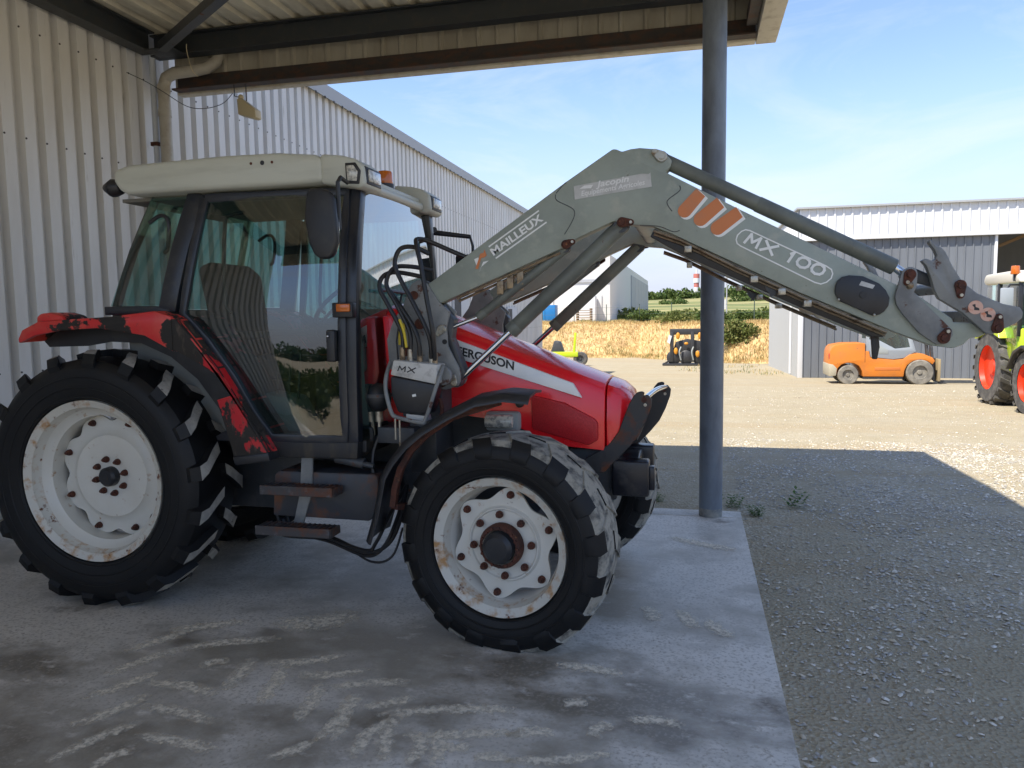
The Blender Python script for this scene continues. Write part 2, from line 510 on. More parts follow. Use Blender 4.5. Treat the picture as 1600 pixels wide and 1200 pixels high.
m_field = mat('field_grass', (.15, .17, .05), .95, 0, [((.36, .31, .13), .018, .46, .56, 2, None, (1, 2.6, 1)), ((.10, .14, .035), .04, .5, .6, 3, None, (1, 3, 1)), ((.22, .21, .07), .6, .45, .7, 6, None, U)], bump=.3, bscale=2)
def hill_z(x, y):
    z = 1.0
    if y > 85:
        z += (y - 85) * .026 + 1.2 * math.sin(x * .011 + .8) * min(1, (y - 85) / 120)
    return z
fx_ = np.linspace(-420, 480, 46)
fy_ = np.concatenate([np.linspace(66, 92, 5), np.linspace(105, 420, 22)])
g = G()
for y in fy_:
    for x in fx_:
        yy = y
        g.v.append((x, yy, hill_z(x, yy) - .03))
n_ = len(fx_)
g.f = [(j * n_ + i, j * n_ + i + 1, (j + 1) * n_ + i + 1, (j + 1) * n_ + i) for j in range(len(fy_) - 1) for i in range(n_ - 1)]
g.mi = [0] * len(g.f)
tag(g.build('hill', m_field, origin=(0, 60, 0)), 'green and straw coloured fields rising to a wooded ridge', 'hill', kind='structure')

# concrete slab under the canopy
def concrete_mat():
    return mat('stained_concrete', (.60, .555, .48), .62, 0, [
        ((.68, .63, .55), 2.6, .45, .7, 9, .7, (1, 1.1, 1)),
        ((.30, .265, .205), 1.3, .47, .64, 10, .5, (1, 1.15, 1)),
        ((.21, .18, .135), 1.1, .53, .64, 11, .42, (.85, 1.2, 1)),
        ((.68, .63, .55), 7, .60, .72, 9, .85, (.8, 1.3, 1)),
        ((.15, .12, .085), 1.7, .66, .74, 8, .6, U),
        ((.34, .30, .24), 60, .5, .7, 3, None, U)], bump=.12, bscale=90)
m_conc = concrete_mat()
g = G().box(-5.72, .40, -1.9, 6.34, -.3, 0)
slab = tag(g.build('concrete_slab', m_conc, bevel=.008, origin=(-2.6, 2, 0)), 'stained grey concrete slab under the canopy', 'slab', kind='structure')
g = G().box(-5.72, .40, 6.348, 6.56, -.3, -.001)
g.build('edge_strip', m_conc, slab, bevel=.006)

# dried mud trodden off tyres on to the slab
def mud_mat():
    M = bpy.data.materials.new('dried_mud')
    M.use_nodes = True
    n, l = M.node_tree.nodes, M.node_tree.links
    b = n['Principled BSDF']; b.inputs['Roughness'].default_value = .95
    b.inputs['Base Color'].default_value = (.78, .70, .55, 1)
    uv = n.new('ShaderNodeUVMap')
    s = n.new('ShaderNodeSeparateXYZ'); l.new(uv.outputs[0], s.inputs[0])
    def tri(o, k):
        a = n.new('ShaderNodeMath'); a.operation = 'SUBTRACT'; a.inputs[1].default_value = .5; l.new(o, a.inputs[0])
        c = n.new('ShaderNodeMath'); c.operation = 'ABSOLUTE'; l.new(a.outputs[0], c.inputs[0])
        d = n.new('ShaderNodeMath'); d.operation = 'POWER'; d.inputs[1].default_value = k; l.new(c.outputs[0], d.inputs[0])
        return d.outputs[0]
    e = n.new('ShaderNodeMath'); e.operation = 'MULTIPLY_ADD'; e.inputs[1].default_value = 3.4
    l.new(tri(s.outputs[0], 4), e.inputs[0])
    q = n.new('ShaderNodeMath'); q.operation = 'MULTIPLY'; q.inputs[1].default_value = 1.5; l.new(tri(s.outputs[1], 2), q.inputs[0])
    l.new(q.outputs[0], e.inputs[2])
    t = n.new('ShaderNodeTexNoise'); t.inputs['Scale'].default_value = 34; t.inputs['Detail'].default_value = 9; t.inputs['Roughness'].default_value = .7
    l.new(n.new('ShaderNodeNewGeometry').outputs['Position'], t.inputs['Vector'])
    f = n.new('ShaderNodeMath'); f.operation = 'SUBTRACT'; l.new(t.outputs['Fac'], f.inputs[0]); l.new(e.outputs[0], f.inputs[1])
    k = n.new('ShaderNodeMapRange'); k.inputs['From Min'].default_value = .29; k.inputs['From Max'].default_value = .56; k.inputs['To Max'].default_value = .92
    l.new(f.outputs[0], k.inputs['Value']); l.new(k.outputs[0], b.inputs['Alpha'])
    return M
m_mud = mud_mat()
MUD = [(-2.63, 2.72, -2.49, 2.98, 0.049), (-2.51, 2.5, -2.38, 2.77, 0.046), (-2.39, 2.28, -2.26, 2.57, 0.043), (-2.19, 2.27, -2.14, 2.38, 0.041), (-2.44, 2.89, -2.1, 2.86, 0.048), (-2.32, 2.7, -1.96, 2.65, 0.045), (-2.18, 2.49, -1.83, 2.46, 0.042), (-2.7, 2.93, -2.56, 3.23, 0.052), (-2.81, 3.16, -2.63, 3.54, 0.056), (-2.06, 2.91, -2.11, 3.19, 0.05), (-1.84, 2.84, -1.92, 3.15, 0.049), (-2.01, 3.18, -1.7, 3.33, 0.052), (-1.81, 3.1, -1.52, 3.21, 0.05), (-1.61, 2.74, -1.66, 3.04, 0.047), (-1.45, 2.63, -1.45, 2.96, 0.045), (-1.38, 2.65, -1.47, 2.96, 0.045), (-1.59, 3.02, -1.28, 3.13, 0.048), (-1.36, 2.9, -1.21, 3.0, 0.046), (-1.14, 2.56, -1.21, 2.85, 0.043), (-1.26, 2.55, -1.24, 2.79, 0.042), (-1.28, 2.85, -0.74, 3.0, 0.045), (-1.1, 2.72, -0.7, 2.83, 0.043), (-0.94, 2.56, -1.0, 2.77, 0.041), (-1.03, 2.56, -1.05, 2.73, 0.041), (-1.56, 2.48, -1.47, 2.6, 0.041), (-2.22, 3.63, -1.85, 3.82, 0.134), (-0.93, 2.67, -0.86, 2.68, 0.041), (-0.78, 2.63, -0.66, 2.64, 0.04), (-2.56, 3.23, -2.13, 3.44, 0.055), (-2.75, 3.43, -2.43, 3.61, 0.058), (-2.31, 3.1, -2.25, 3.16, 0.052), (-0.7, 2.81, -0.56, 2.86, 0.043), (-0.66, 2.64, -0.31, 2.76, 0.04), (-0.51, 3.1, -0.46, 3.12, 0.046), (-0.37, 2.88, -0.33, 2.96, 0.043), (-0.23, 3.03, -0.05, 3.03, 0.044), (-0.25, 4.26, -0.21, 4.08, 0.059), (-0.06, 4.25, 0.01, 4.04, 0.058), (0.1, 4.14, 0.19, 3.95, 0.056), (-0.61, 3.45, -0.33, 3.41, 0.05), (-0.15, 5.68, 0.3, 5.45, 0.077)]
g = G(); uvs = []
for i, (x0, y0, x1, y1, w) in enumerate(MUD):
    w *= 1.25
    d = Vector((x1 - x0, y1 - y0, 0)); ln = d.length; d.normalize(); p = Vector((-d.y, d.x, 0)) * w
    z = .003 + .0003 * (i % 5)
    a = Vector((x0, y0, z)) - d * .03; b_ = Vector((x1, y1, z)) + d * .03
    mid = (a + b_) / 2 + p * random.uniform(-.5, .5)
    g.add([a - p, mid - p, b_ - p, b_ + p, mid + p, a + p], [(0, 1, 4, 5), (1, 2, 3, 4)])
    uvs += [(0, 0), (.5, 0), (.5, 1), (0, 1), (.5, 0), (1, 0), (1, 1), (.5, 1)]
mud = g.build('dried_mud', m_mud, origin=(-2, 3, 0), smooth=0, fix=False)
uvl = mud.data.uv_layers.new(name='UVMap')
for i, q in enumerate(uvs):
    uvl.data[i].uv = q
tag(mud, 'pale dried mud tread prints on the concrete slab', 'mud', kind='stuff')

# loose stones on the yard
def stones(name, N, xr, yr, smin, smax, power, lab):
    X = rng.uniform(xr[0], xr[1], N * 3); Y = yr[0] + (yr[1] - yr[0]) * rng.random(N * 3) ** power
    keep = ~((X < .42) & (Y < 6.58))
    pat = np.sin(X * 2.1 + 1.3 * np.sin(Y * 1.1)) * np.sin(Y * 1.7 + np.sin(X * 2.7)) + .5 * np.sin(X * 5.3 + Y * 4.1)
    keep &= rng.random(N * 3) < np.clip(.45 + .5 * pat, .12, 1)
    X, Y = X[keep][:N], Y[keep][:N]
    n = len(X)
    base = np.array([(1, 0, 0), (.3, .8, .1), (-.7, .6, 0), (-1, -.2, .1), (-.2, -.9, 0), (.7, -.6, .1), (.15, .1, .55), (0, 0, -.4)])
    F = np.array([(0, 1, 6), (1, 2, 6), (2, 3, 6), (3, 4, 6), (4, 5, 6), (5, 0, 6)])
    sz = smin + (smax - smin) * rng.random(n) ** 3.2
    a = rng.random(n) * 6.283
    V = base[None] * (sz[:, None, None] * rng.uniform(.7, 1.3, (n, 8, 1)))
    V[:, :, 1] *= rng.uniform(.5, 1, n)[:, None]; V[:, :, 2] *= rng.uniform(.6, 1.3, n)[:, None]
    tx = rng.uniform(-.3, .3, n)
    V[:, :, 2] += V[:, :, 0] * tx[:, None]
    c, s_ = np.cos(a)[:, None], np.sin(a)[:, None]
    VX = V[:, :, 0] * c - V[:, :, 1] * s_ + X[:, None]
    VY = V[:, :, 0] * s_ + V[:, :, 1] * c + Y[:, None]
    ZB = -.03 * np.maximum(0, Y - 8)
    VZ = V[:, :, 2] + ZB[:, None] + sz[:, None] * .12
    P = np.stack([VX, VY, VZ], -1).reshape(-1, 3)
    FF = (F[None] + (np.arange(n) * 8)[:, None, None]).reshape(-1, 3)
    me = bpy.data.meshes.new(name)
    me.from_pydata(P.tolist(), [], FF.tolist())
    M = bpy.data.materials.new('stone'); M.use_nodes = True
    nn, ll = M.node_tree.nodes, M.node_tree.links
    b = nn['Principled BSDF']; b.inputs['Roughness'].default_value = .9; b.inputs['Specular IOR Level'].default_value = .25
    rp = nn.new('ShaderNodeNewGeometry')
    cr_ = nn.new('ShaderNodeValToRGB')
    e = cr_.color_ramp.elements
    e[0].color = (.32, .305, .275, 1); e[1].color = (.72, .68, .60, 1)
    e2 = cr_.color_ramp.elements.new(.35); e2.color = (.46, .44, .40, 1)
    e3 = cr_.color_ramp.elements.new(.7); e3.color = (.55, .475, .35, 1)
    ll.new(rp.outputs['Random Per Island'], cr_.inputs[0]); ll.new(cr_.outputs[0], b.inputs['Base Color'])
    me.materials.append(M)
    ob = bpy.data.objects.new(name, me)
    place(ob, (0, 0, 0))
    tag(ob, lab, 'gravel', kind='stuff')
stones('gravel', 42000, (.42, 5.2), (1.2, 11), .004, .019, .8, 'loose grey stone chippings beside the slab')
stones('gravel', 9000, (-4.5, 9), (6.7, 22), .006, .02, 1.2, 'loose stone chippings scattered over the open yard')

# blades of grass
def blades(name, spots, N, hmin, hmax, spread, cols, lab, lean=.5, wid=.006, kind='stuff', zf=None):
    vs, fs = [], []
    for (x, y, z, w) in spots:
        for k in range(int(N * w)):
            a = random.random() * 6.283; rr = spread * math.sqrt(random.random())
            px, py = x + rr * math.cos(a), y + rr * math.sin(a)
            pz = zf(px, py) if zf else z
            h = random.uniform(hmin, hmax); t = random.random() * 6.283
            lx, ly = math.cos(t) * lean * h * random.random(), math.sin(t) * lean * h * random.random()
            wx, wy = math.cos(t + 1.6) * wid, math.sin(t + 1.6) * wid
            o = len(vs)
            vs += [(px - wx, py - wy, pz), (px + wx, py + wy, pz), (px + lx * .5 + wx * .8, py + ly * .5 + wy * .8, pz + h * .6), (px + lx * .5 - wx * .8, py + ly * .5 - wy * .8, pz + h * .6), (px + lx, py + ly, pz + h)]
            fs += [(o, o + 1, o + 2, o + 3), (o + 3, o + 2, o + 4)]
    me = bpy.data.meshes.new(name); me.from_pydata(vs, [], fs)
    me.materials.append(leaf_mat(name + '_blade', cols))
    ob = bpy.data.objects.new(name, me); place(ob, (0, 0, 0))
    return tag(ob, lab, 'grass', kind=kind)

def leaf_mat(name, cols):
    M = bpy.data.materials.new(name); M.use_nodes = True
    nn, ll = M.node_tree.nodes, M.node_tree.links
    b = nn['Principled BSDF']; b.inputs['Roughness'].default_value = .7; b.inputs['Specular IOR Level'].default_value = .25
    rp = nn.new('ShaderNodeNewGeometry')
    cr_ = nn.new('ShaderNodeValToRGB')
    e = cr_.color_ramp.elements
    e[0].color = (*cols[0], 1); e[1].color = (*cols[-1], 1)
    for i, c in enumerate(cols[1:-1]):
        q = cr_.color_ramp.elements.new((i + 1) / (len(cols) - 1)); q.color = (*c, 1)
    ll.new(rp.outputs['Random Per Island'], cr_.inputs[0])
    tr = nn.new('ShaderNodeBsdfTranslucent'); ms = nn.new('ShaderNodeMixShader'); ms.inputs[0].default_value = .3
    ll.new(cr_.outputs[0], b.inputs['Base Color']); ll.new(cr_.outputs[0], tr.inputs[0])
    out = nn['Material Output']
    ll.new(b.outputs[0], ms.inputs[1]); ll.new(tr.outputs[0], ms.inputs[2]); ll.new(ms.outputs[0], out.inputs[0])
    return M

def bank_z(x, y):
    d = y - foot(x) - .35 * math.sin(x * 1.3)
    h = np.interp(d, [q[0] for q in prof], [q[1] for q in prof])
    b0 = gz(min(y, 52)) - .05
    return b0 + h * (1.05 - b0) + .06 * math.sin(2.1 * x) - .05
DRY = [(.58, .42, .18), (.68, .52, .25), (.46, .30, .13), (.52, .42, .19)]
sp_ = [(x, foot(x) + d, 0, 1) for x in np.arange(-14, 6, .5) for d in (-.1, .5, 1.0, 1.6, 2.2, 2.8, 3.4, 4.2, 5.0)]
blades('dry_grass', sp_, 80, .08, .30, .6, DRY, 'tall straw coloured grass standing on the earth bank', .6, .016, zf=bank_z)
GREEN = [(.05, .10, .02), (.09, .15, .03), (.13, .17, .05)]
sp_ = [(x, foot(x) + d, 0, random.random()) for x in np.arange(-11, 6, .9) for d in (0.4, 4.4, 5.4, 6.2)]
blades('green_grass', sp_, 60, .12, .4, .5, GREEN + DRY[:1], 'short green grass along the crest of the bank', .6, .016, zf=bank_z)
sp_ = [(1.9 + random.uniform(-2.5, 1.2), 33 + random.uniform(-4, 6), 0, random.random()) for i in range(30)]
blades('yard_grass', [(x, y, gz(y), w) for x, y, _, w in sp_], 40, .04, .14, .6, GREEN + DRY, 'sparse low grass at the edge of the yard', .8, .01)

def weed(loc, h, n, lab):
    g = G()
    for k in range(n):
        a = random.random() * 6.283; L_ = h * random.uniform(.5, 1.1)
        b = Vector(loc) + Vector((random.uniform(-.05, .05), random.uniform(-.05, .05), 0))
        for j in range(5):
            t = (j + .5) / 5
            c = b + Vector((math.cos(a) * L_ * t * .5, math.sin(a) * L_ * t * .5, L_ * t * .75))
            for s_ in (-1, 1):
                e = a + s_ * random.uniform(.7, 1.3); q = L_ * .26
                tip = c + Vector((math.cos(e) * q, math.sin(e) * q, q * random.uniform(-.2, .5)))
                sd = Vector((-math.sin(e), math.cos(e), 0)) * q * .25
                g.add([c, (c + tip) / 2 + sd, tip, (c + tip) / 2 - sd], [(0, 1, 2, 3)])
    o = g.build('weed', m_weed, smooth=0, fix=False)
    return tag(o, lab, 'weed', 'weeds at the edge of the slab')
m_weed = leaf_mat('weed_leaf', [(.05, .11, .02), (.10, .18, .04), (.15, .2, .07)])
for (x, y, h, n, lab) in ((-.32, 6.78, .10, 22, 'low green weed growing at the slab edge behind the front tyre'),
                          (.34, 6.70, .13, 16, 'leafy green weed growing beside the foot of the steel column'),
                          (.52, 6.45, .11, 22, 'spreading green weed at the corner of the concrete slab'),
                          (.85, 6.75, .20, 7, 'tall thin weed standing alone in the gravel')):
    weed((x, y, 0), h, n, lab)

# ------------------------------------------------------------------ warehouse wall (trapezoid cladding, 0.22 m pitch)
m_clad = mat('wall_cladding', (.66, .65, .625), .42, .0, [((.56, .535, .49), 2, .45, .75, 6, .5, (1, 1, .25)), ((.36, .33, .28), 6, .64, .78, 7, .7, (1, 3, .3))])
m_cladedge = mat('roof_trim', (.36, .37, .38), .5)
m_screw = mat('screw_head', (.06, .05, .045), .6)
WX = -5.73
wh = thing('warehouse', (-9, 13, 0), 'long pale grey ribbed metal warehouse beside the canopy', 'warehouse')
pitch, nr = .22, 4
pf = [(0, 0), (.122, 0), (.138, -.062), (.206, -.062)]      # (along, depth) of one rib; pans stand proud
pts = [(k * pitch + a, d) for k in range(nr) for a, d in pf] + [(nr * pitch, 0)]
g = G()
y0 = -1.85
for z in (-1.4, 5.22):
    g.v += [(WX + d, y0 + a, z) for a, d in pts]
L = len(pts)
g.f = [(i, i + 1, L + i + 1, L + i) for i in range(L - 1)]; g.mi = [0] * len(g.f)
for k in range(nr):
    for z in (1.25, 3.3, 4.25):
        g.cyl((WX - .002, y0 + k * pitch + .012, z), (WX + .006, y0 + k * pitch + .012, z), .009, n=8, mi=1)
s0 = g.build('cladding_sheet', [m_clad, m_screw], wh, smooth=0, fix=False)
NS = 35
for i in range(1, NS):
    dup(s0, (0, i * nr * pitch, 0), wh)
ye = y0 + NS * nr * pitch
G().box(-14, WX - .08, y0 + .02, ye - .02, -1.4, 5.2).build('wall_core', m_clad, wh)
g = G().prism([(WX + .07, 5.16), (WX + .07, 5.36), (WX - .3, 5.40), (-10, 6.3), (-14, 5.5), (-14, 5.2), (WX - .04, 5.2)], y0 - .05, ye + .05)
g.build('roof', m_cladedge, wh)
for i in range(0, 70):
    if i == 0:
        gb0 = G().box(WX + .072, WX + .085, 8.2, 8.23, 5.13, 5.165).build('gutter_bracket', m_screw, wh)
    else:
        dup(gb0, (0, i * .3, 0), wh)
# openings further down the wall
m_reveal = mat('doorway_dark', (.06, .06, .065), .7)
m_doorw = mat('door_white', (.5, .5, .5), .5)
for (ya, yb, za, zb) in ((17.7, 18.9, .95, 2.15), (23.2, 24.4, -.5, 1.9)):
    fr = G().box(WX, WX + .05, ya - .06, yb + .06, za - .06, zb + .06).build('window_frame', m_doorw, wh, bevel=.006)
    G().box(WX + .02, WX + .054, ya, ya + (yb - ya) * .45, za, zb).build('pane', m_reveal, fr)

# ------------------------------------------------------------------ canopy
m_beam = mat('beam_paint', (.030, .036, .042), .5, 0, [((.06, .055, .05), 9, .5, .75, 7, .7, U), (RUST, 14, .66, .74, 8, .9, U)])
m_rail = mat('rusty_rail', (.045, .036, .032), .65, 0, [((.11, .05, .03), 6, .45, .7, 8, .85, (1, 1, 3)), ((.03, .03, .032), 12, .5, .7, 6, None, U)])
m_sheet = mat('roof_sheet', (.74, .69, .55), .5, 0, [((.40, .36, .28), 2.5, .45, .7, 7, .6, (1, .4, 1))])
m_fascia = mat('fascia_sheet', (.42, .39, .32), .55, 0, [((.30, .27, .21), 3, .42, .7, 7, .65, (1, 1, .3))])
m_trim = mat('fascia_trim', (.58, .53, .42), .5, 0, [((.40, .34, .25), 9, .5, .75, 7, .7, U)])
m_col = mat('column_paint', (.17, .20, .235), .42, 0, [((.085, .10, .125), 4, .45, .7, 6, .5, (1, 1, .4)), ((.22, .22, .21), 7, .66, .8, 7, .7, (1, 1, .5))])
cp = thing('canopy', (.147, 6.39, 0), 'steel canopy with ribbed roof sheets on a round blue grey column', 'canopy')
RZ0, RZ1, XL, XR, YB, YF = 4.735, 4.775, -5.66, .70, -2.0, 7.62
g = G()                                                   # ribbed roof sheets, ribs run in Y, pitch 0.25
pf = [(0, 0), (.06, 0), (.085, -.04), (.225, -.04)]
pts = [(k * .25 + a, d) for k in range(4) for a, d in pf] + [(1.0, 0)]
for y in (YB, YF - .1):
    g.v += [(XL + a, y, RZ0 + d) for a, d in pts]
    g.v += [(XL + a, y, RZ0 + d + .006) for a, d in pts]
L = len(pts)
g.f = [(i, i + 1, 2 * L + i + 1, 2 * L + i) for i in range(L - 1)] + [(L + i + 1, L + i, 3 * L + i, 3 * L + i + 1) for i in range(L - 1)]
g.mi = [0] * len(g.f)
s0 = g.build('roof_sheet', m_sheet, cp, smooth=0, fix=False)
for i in range(1, 7):
    dup(s0, (i * 1.0 if i < 6 else 5.34, 0, .001 * i), cp)
def ibeam(name, p0, p1, h, w, M=None):
    p0, p1 = Vector(p0), Vector(p1)
    g = G()
    g.bar(p0, p1, .012, h - .03)
    for s_ in (-1, 1):
        g.bar(p0 + Vector((0, 0, s_ * (h / 2 - .0075))), p1 + Vector((0, 0, s_ * (h / 2 - .0075))), w, .015)
    return g.build(name, M or m_beam, cp)
ibeam('front_beam', (-5.60, 7.22, 4.572), (.60, 7.22, 4.572), .22, .14)
ibeam('wall_beam', (-5.58, -1.9, 4.575), (-5.58, 7.10, 4.575), .22, .16)
ibeam('cross_beam', (-5.48, 2.2, 4.59), (.55, 2.2, 4.59), .19, .14)
ibeam('cross_beam', (-5.60, -1.8, 4.572), (.60, -1.8, 4.572), .22, .14)
g = G().bar((-5.36, 7.03, 4.46), (-2.6, 5.09, 4.46), .09, .012).bar((-5.38, 7.0, 4.505), (-2.62, 5.06, 4.505), .012, .08)
g.build('brace', m_dark, cp)
G().box(-5.52, -5.2, 6.95, 7.2, 4.455, 4.47).build('gusset_plate', m_beam, cp, bevel=.004)
# far fascia: ribbed inner sheet, rail, cream bottom and outer sheet
def ribbed_fascia(name, x0, x1, y, z0, z1, p=.195, dep=.022):
    n = int((x1 - x0) / p)
    pts = []
    for k in range(n):
        a = x0 + k * p
        pts += [(a, 0), (a + .018, -dep), (a + .042, -dep), (a + .06, 0)]
    pts.append((x1, 0))
    g = G()
    for z in (z0, z1):
        g.v += [(x, y + d, z) for x, d in pts]
    L = len(pts)
    g.f = [(i, i + 1, L + i + 1, L + i) for i in range(L - 1)]; g.mi = [0] * len(g.f)
    return g.build(name, m_fascia, cp, smooth=0, fix=False)
for i in range(6):
    ribbed_fascia('fascia_sheet', -5.55 + i * 1.0135, -5.55 + (i + 1) * 1.0135, 7.47, 4.18, 4.93)
G().box(-5.50, .53, 7.33, 7.455, 4.165, 4.18).box(-5.50, .53, 7.44, 7.455, 4.18, 4.335).build('rail', m_rail, cp)
G().box(-5.55, .535, 7.49, 7.60, 4.155, 4.95).build('fascia_trim', m_trim, cp, bevel=.006)
G().box(.54, .72, -2.05, 7.60, 4.155, 4.95).build('fascia_trim', m_trim, cp, bevel=.006)
G().box(-5.55, .53, -2.05, -1.95, 4.155, 4.95).build('fascia_trim', m_trim, cp, bevel=.006)
G().box(.44, .53, -1.93, 7.28, 4.22, 4.33).build('rail', m_rail, cp)
G().box(-5.66, .72, -2.05, 7.60, 4.955, 4.985).build('top_sheet', m_sheet, cp)
g = G().cyl((.147, 6.39, -.02), (.147, 6.39, 4.69), .094, n=40)
g.build('column', m_col, cp)
G().cyl((.147, 6.39, 4.16), (.147, 6.39, 4.19), .102, n=40).build('column_ring', m_col, cp)
G().cyl((.147, 6.39, .001), (.147, 6.39, .07), .0945, n=40).build('column_foot', mat('bare_foot', (.30, .29, .25), .8, 0, [((.16, .17, .18), 9, .45, .6, 6, None, U)]), cp)

# downpipe in the corner
m_pvc = mat('pvc_pipe', (.40, .375, .32), .45, 0, [((.30, .27, .22), 7, .5, .75, 6, .6, U)])
g = G().tube([(-4.93, 7.375, 4.62), (-4.93, 7.37, 4.50), (-4.95, 7.34, 4.41), (-5.03, 7.29, 4.34), (-5.14, 7.25, 4.315), (-5.36, 7.2, 4.29), (-5.46, 7.2, 4.25), (-5.50, 7.2, 4.16), (-5.50, 7.2, 4.0), (-5.50, 7.2, 0)], .062, 16)
dp = g.build('downpipe', m_pvc)
tag(dp, 'beige plastic downpipe bending into the corner of the ribbed wall', 'pipe')
for z in (3.85, 4.10):
    G().cyl((-5.50, 7.2, z), (-5.50, 7.2, z + .07), .068, n=20).build('pipe_collar', m_pvc, dp)
m_cond = mat('conduit', (.50, .54, .60), .4)
g = G().tube([(-5.62, 7.2, 0), (-5.62, 7.2, 4.5)], .035, 12)
cd = tag(g.build('conduit', m_cond), 'slim pale conduit standing behind the downpipe', 'pipe')
G().box(-5.665, -5.58, 7.158, 7.242, 3.55, 3.59).build('clip', m_rust, cd)

# floodlight on the rail
fl = thing('floodlight', (-4.66, 7.37, 3.84), 'cream floodlight hanging from the rusty rail of the canopy', 'floodlight')
m_fl = mat('floodlight_body', (.55, .47, .30), .5)
G().prism([(-4.70, 4.00), (-4.66, 4.01), (-4.49, 3.885), (-4.485, 3.80), (-4.52, 3.79), (-4.69, 3.84)], 7.30, 7.42).build('housing', m_fl, fl, bevel=.008)
G().ball((-4.685, 7.36, 4.03), .03, 8).build('junction', m_fl, fl)
g = G().tube([(-4.76, 7.36, 4.165), (-4.76, 7.36, 4.05), (-4.70, 7.36, 4.03), (-4.70, 7.36, 3.97)], .006, 6).tube([(-4.62, 7.36, 4.165), (-4.62, 7.36, 3.99), (-4.66, 7.36, 3.97)], .006, 6)
g.build('bracket', m_dark, fl)
g = G().tube([(-5.66, 6.85, 4.22), (-5.55, 7.0, 4.16), (-5.44, 7.12, 4.08), (-5.3, 7.3, 3.97), (-5.1, 7.33, 3.94), (-4.9, 7.35, 3.98), (-4.78, 7.36, 4.08)], .004, 5, smooth_path=5)
tag(g.build('cable', m_dark), 'thin cable sagging from the wall to the floodlight', 'cable')
g = G().tube([(-5.05, 7.0, 4.49), (-5.05, 7.0, 4.42), (-5.02, 7.02, 4.25), (-4.98, 7.06, 4.18)], .004, 5, smooth_path=4)
tag(g.build('loose_wire', m_fl), 'short loose wire dangling from the canopy beam by the pipe bend', 'wire')

# ================================================================== THE TRACTOR
TC = 4.5                                                    # centre line
def my(y): return 2 * TC - y                                # mirror across the centre line
tr = thing('tractor', (-2.1, TC, 0), 'red farm tractor with worn grey green front loader parked on the slab', 'tractor')

def tyre(name, c, R_, rim, width, lugs, lug_h, parent, dusty_band, yaw=0, lug_w=.05, rear=True, sink=0):
    """c = hub centre (middle of the tyre)"""
    w = width / 2
    prof = [(rim + .010, -w * .72), (rim + .022, -w * .89), (rim + (R_ - rim) * .35, -w * 1.02), (rim + (R_ - rim) * .62, -w * 1.0), (R_ - lug_h - .035, -w * .93), (R_ - lug_h - .008, -w * .80),
            (R_ - lug_h, -w * .5), (R_ - lug_h + .004, 0), (R_ - lug_h, w * .5), (R_ - lug_h - .008, w * .80), (R_ - lug_h - .035, w * .93), (rim + (R_ - rim) * .62, w), (rim + (R_ - rim) * .35, w * 1.02), (rim + .022, w * .89), (rim + .010, w * .72)]
    mis = [0, 0, 0, 0, 1, 1, 1, 1, 1, 1, 0, 0, 0, 0] if dusty_band else [0] * 14
    g = G()
    g.lathe(prof, (0, 0, 0), 96, mis)
    for s_ in (-1, 1):
        for f_, hh in ((.12, .004), (.30, .003), (.48, .003)):
            rr = rim + (R_ - rim) * f_
            yy = w * np.interp(rr, [rim + .022, rim + (R_ - rim) * .35, rim + (R_ - rim) * .62], [.89, 1.02, 1.0])
            g.lathe([(rr - .007, s_ * (yy - .002)), (rr - .003, s_ * (yy + hh)), (rr + .003, s_ * (yy + hh)), (rr + .007, s_ * (yy - .002))], (0, 0, 0), 96, [0, 0, 0])
    # lugs: curved bars from the middle of the tread out over the shoulder
    N = lugs
    for k in range(N):
        for s_ in (-1, 1):
            t0 = 2 * math.pi * (k + (.25 if s_ > 0 else -.25)) / N
            if rear:      # (across, lead angle, drop of the top, half width, depth)
                path = [(.05, 0.0, 0, .46, .08), (.35, .055, 0, .5, .08), (.68, .13, 0, .5, .08), (.90, .165, .015, .62, .09), (1.0, .17, .07, .62, .06)]
            else:
                path = [(.03, 0.0, 0, .42, .05), (.4, .05, .001, .45, .05), (.78, .105, .006, .48, .06), (.95, .125, .034, .5, .06), (1.045, .127, .082, .46, .03), (1.02, .127, .115, .28, .02)]
            rows = []
            for (fy, da, dr, hwf, dep) in path:
                y = s_ * w * fy
                a = t0 - da * (.75 / R_)
                top = R_ - .003 - dr
                bot = top - dep
                aw = lug_w * hwf / R_
                fi = .93 if fy > .94 else 1.
                rows.append([(bot, a - aw * 1.3, y * fi), (top, a - aw, y), (top, a + aw, y), (bot, a + aw * 1.3, y * fi)])
            vs = [(r * math.cos(a), y, r * math.sin(a)) for row in rows for (r, a, y) in row]
            fs, ms = [], []
            for i in range(len(path) - 1):
                for j in range(3):
                    fs.append((i * 4 + j, i * 4 + j + 1, i * 4 + 4 + j + 1, i * 4 + 4 + j))
                    ms.append((1 if i < 3 and not (i == 2 and j == 1) else 0) if dusty_band else (2 if (j == 1 and i < 3) else 0))
            q_ = 4 * (len(path) - 1)
            fs += [(0, 1, 2, 3), (q_, q_ + 3, q_ + 2, q_ + 1)]; ms += [0, 0]
            o = len(g.v)
            g.v += vs; g.f += [tuple(i + o for i in f) for f in fs]; g.mi += ms
    M = Matrix.Translation(c) @ Matrix.Rotation(yaw, 4, 'Z')
    g.xf(M)
    g.v = [(x, y, max(z, .002)) for x, y, z in g.v]
    return g.build(name, [m_tyre, m_tread, m_tread if dusty_band else m_lugtop], parent, smooth=28)

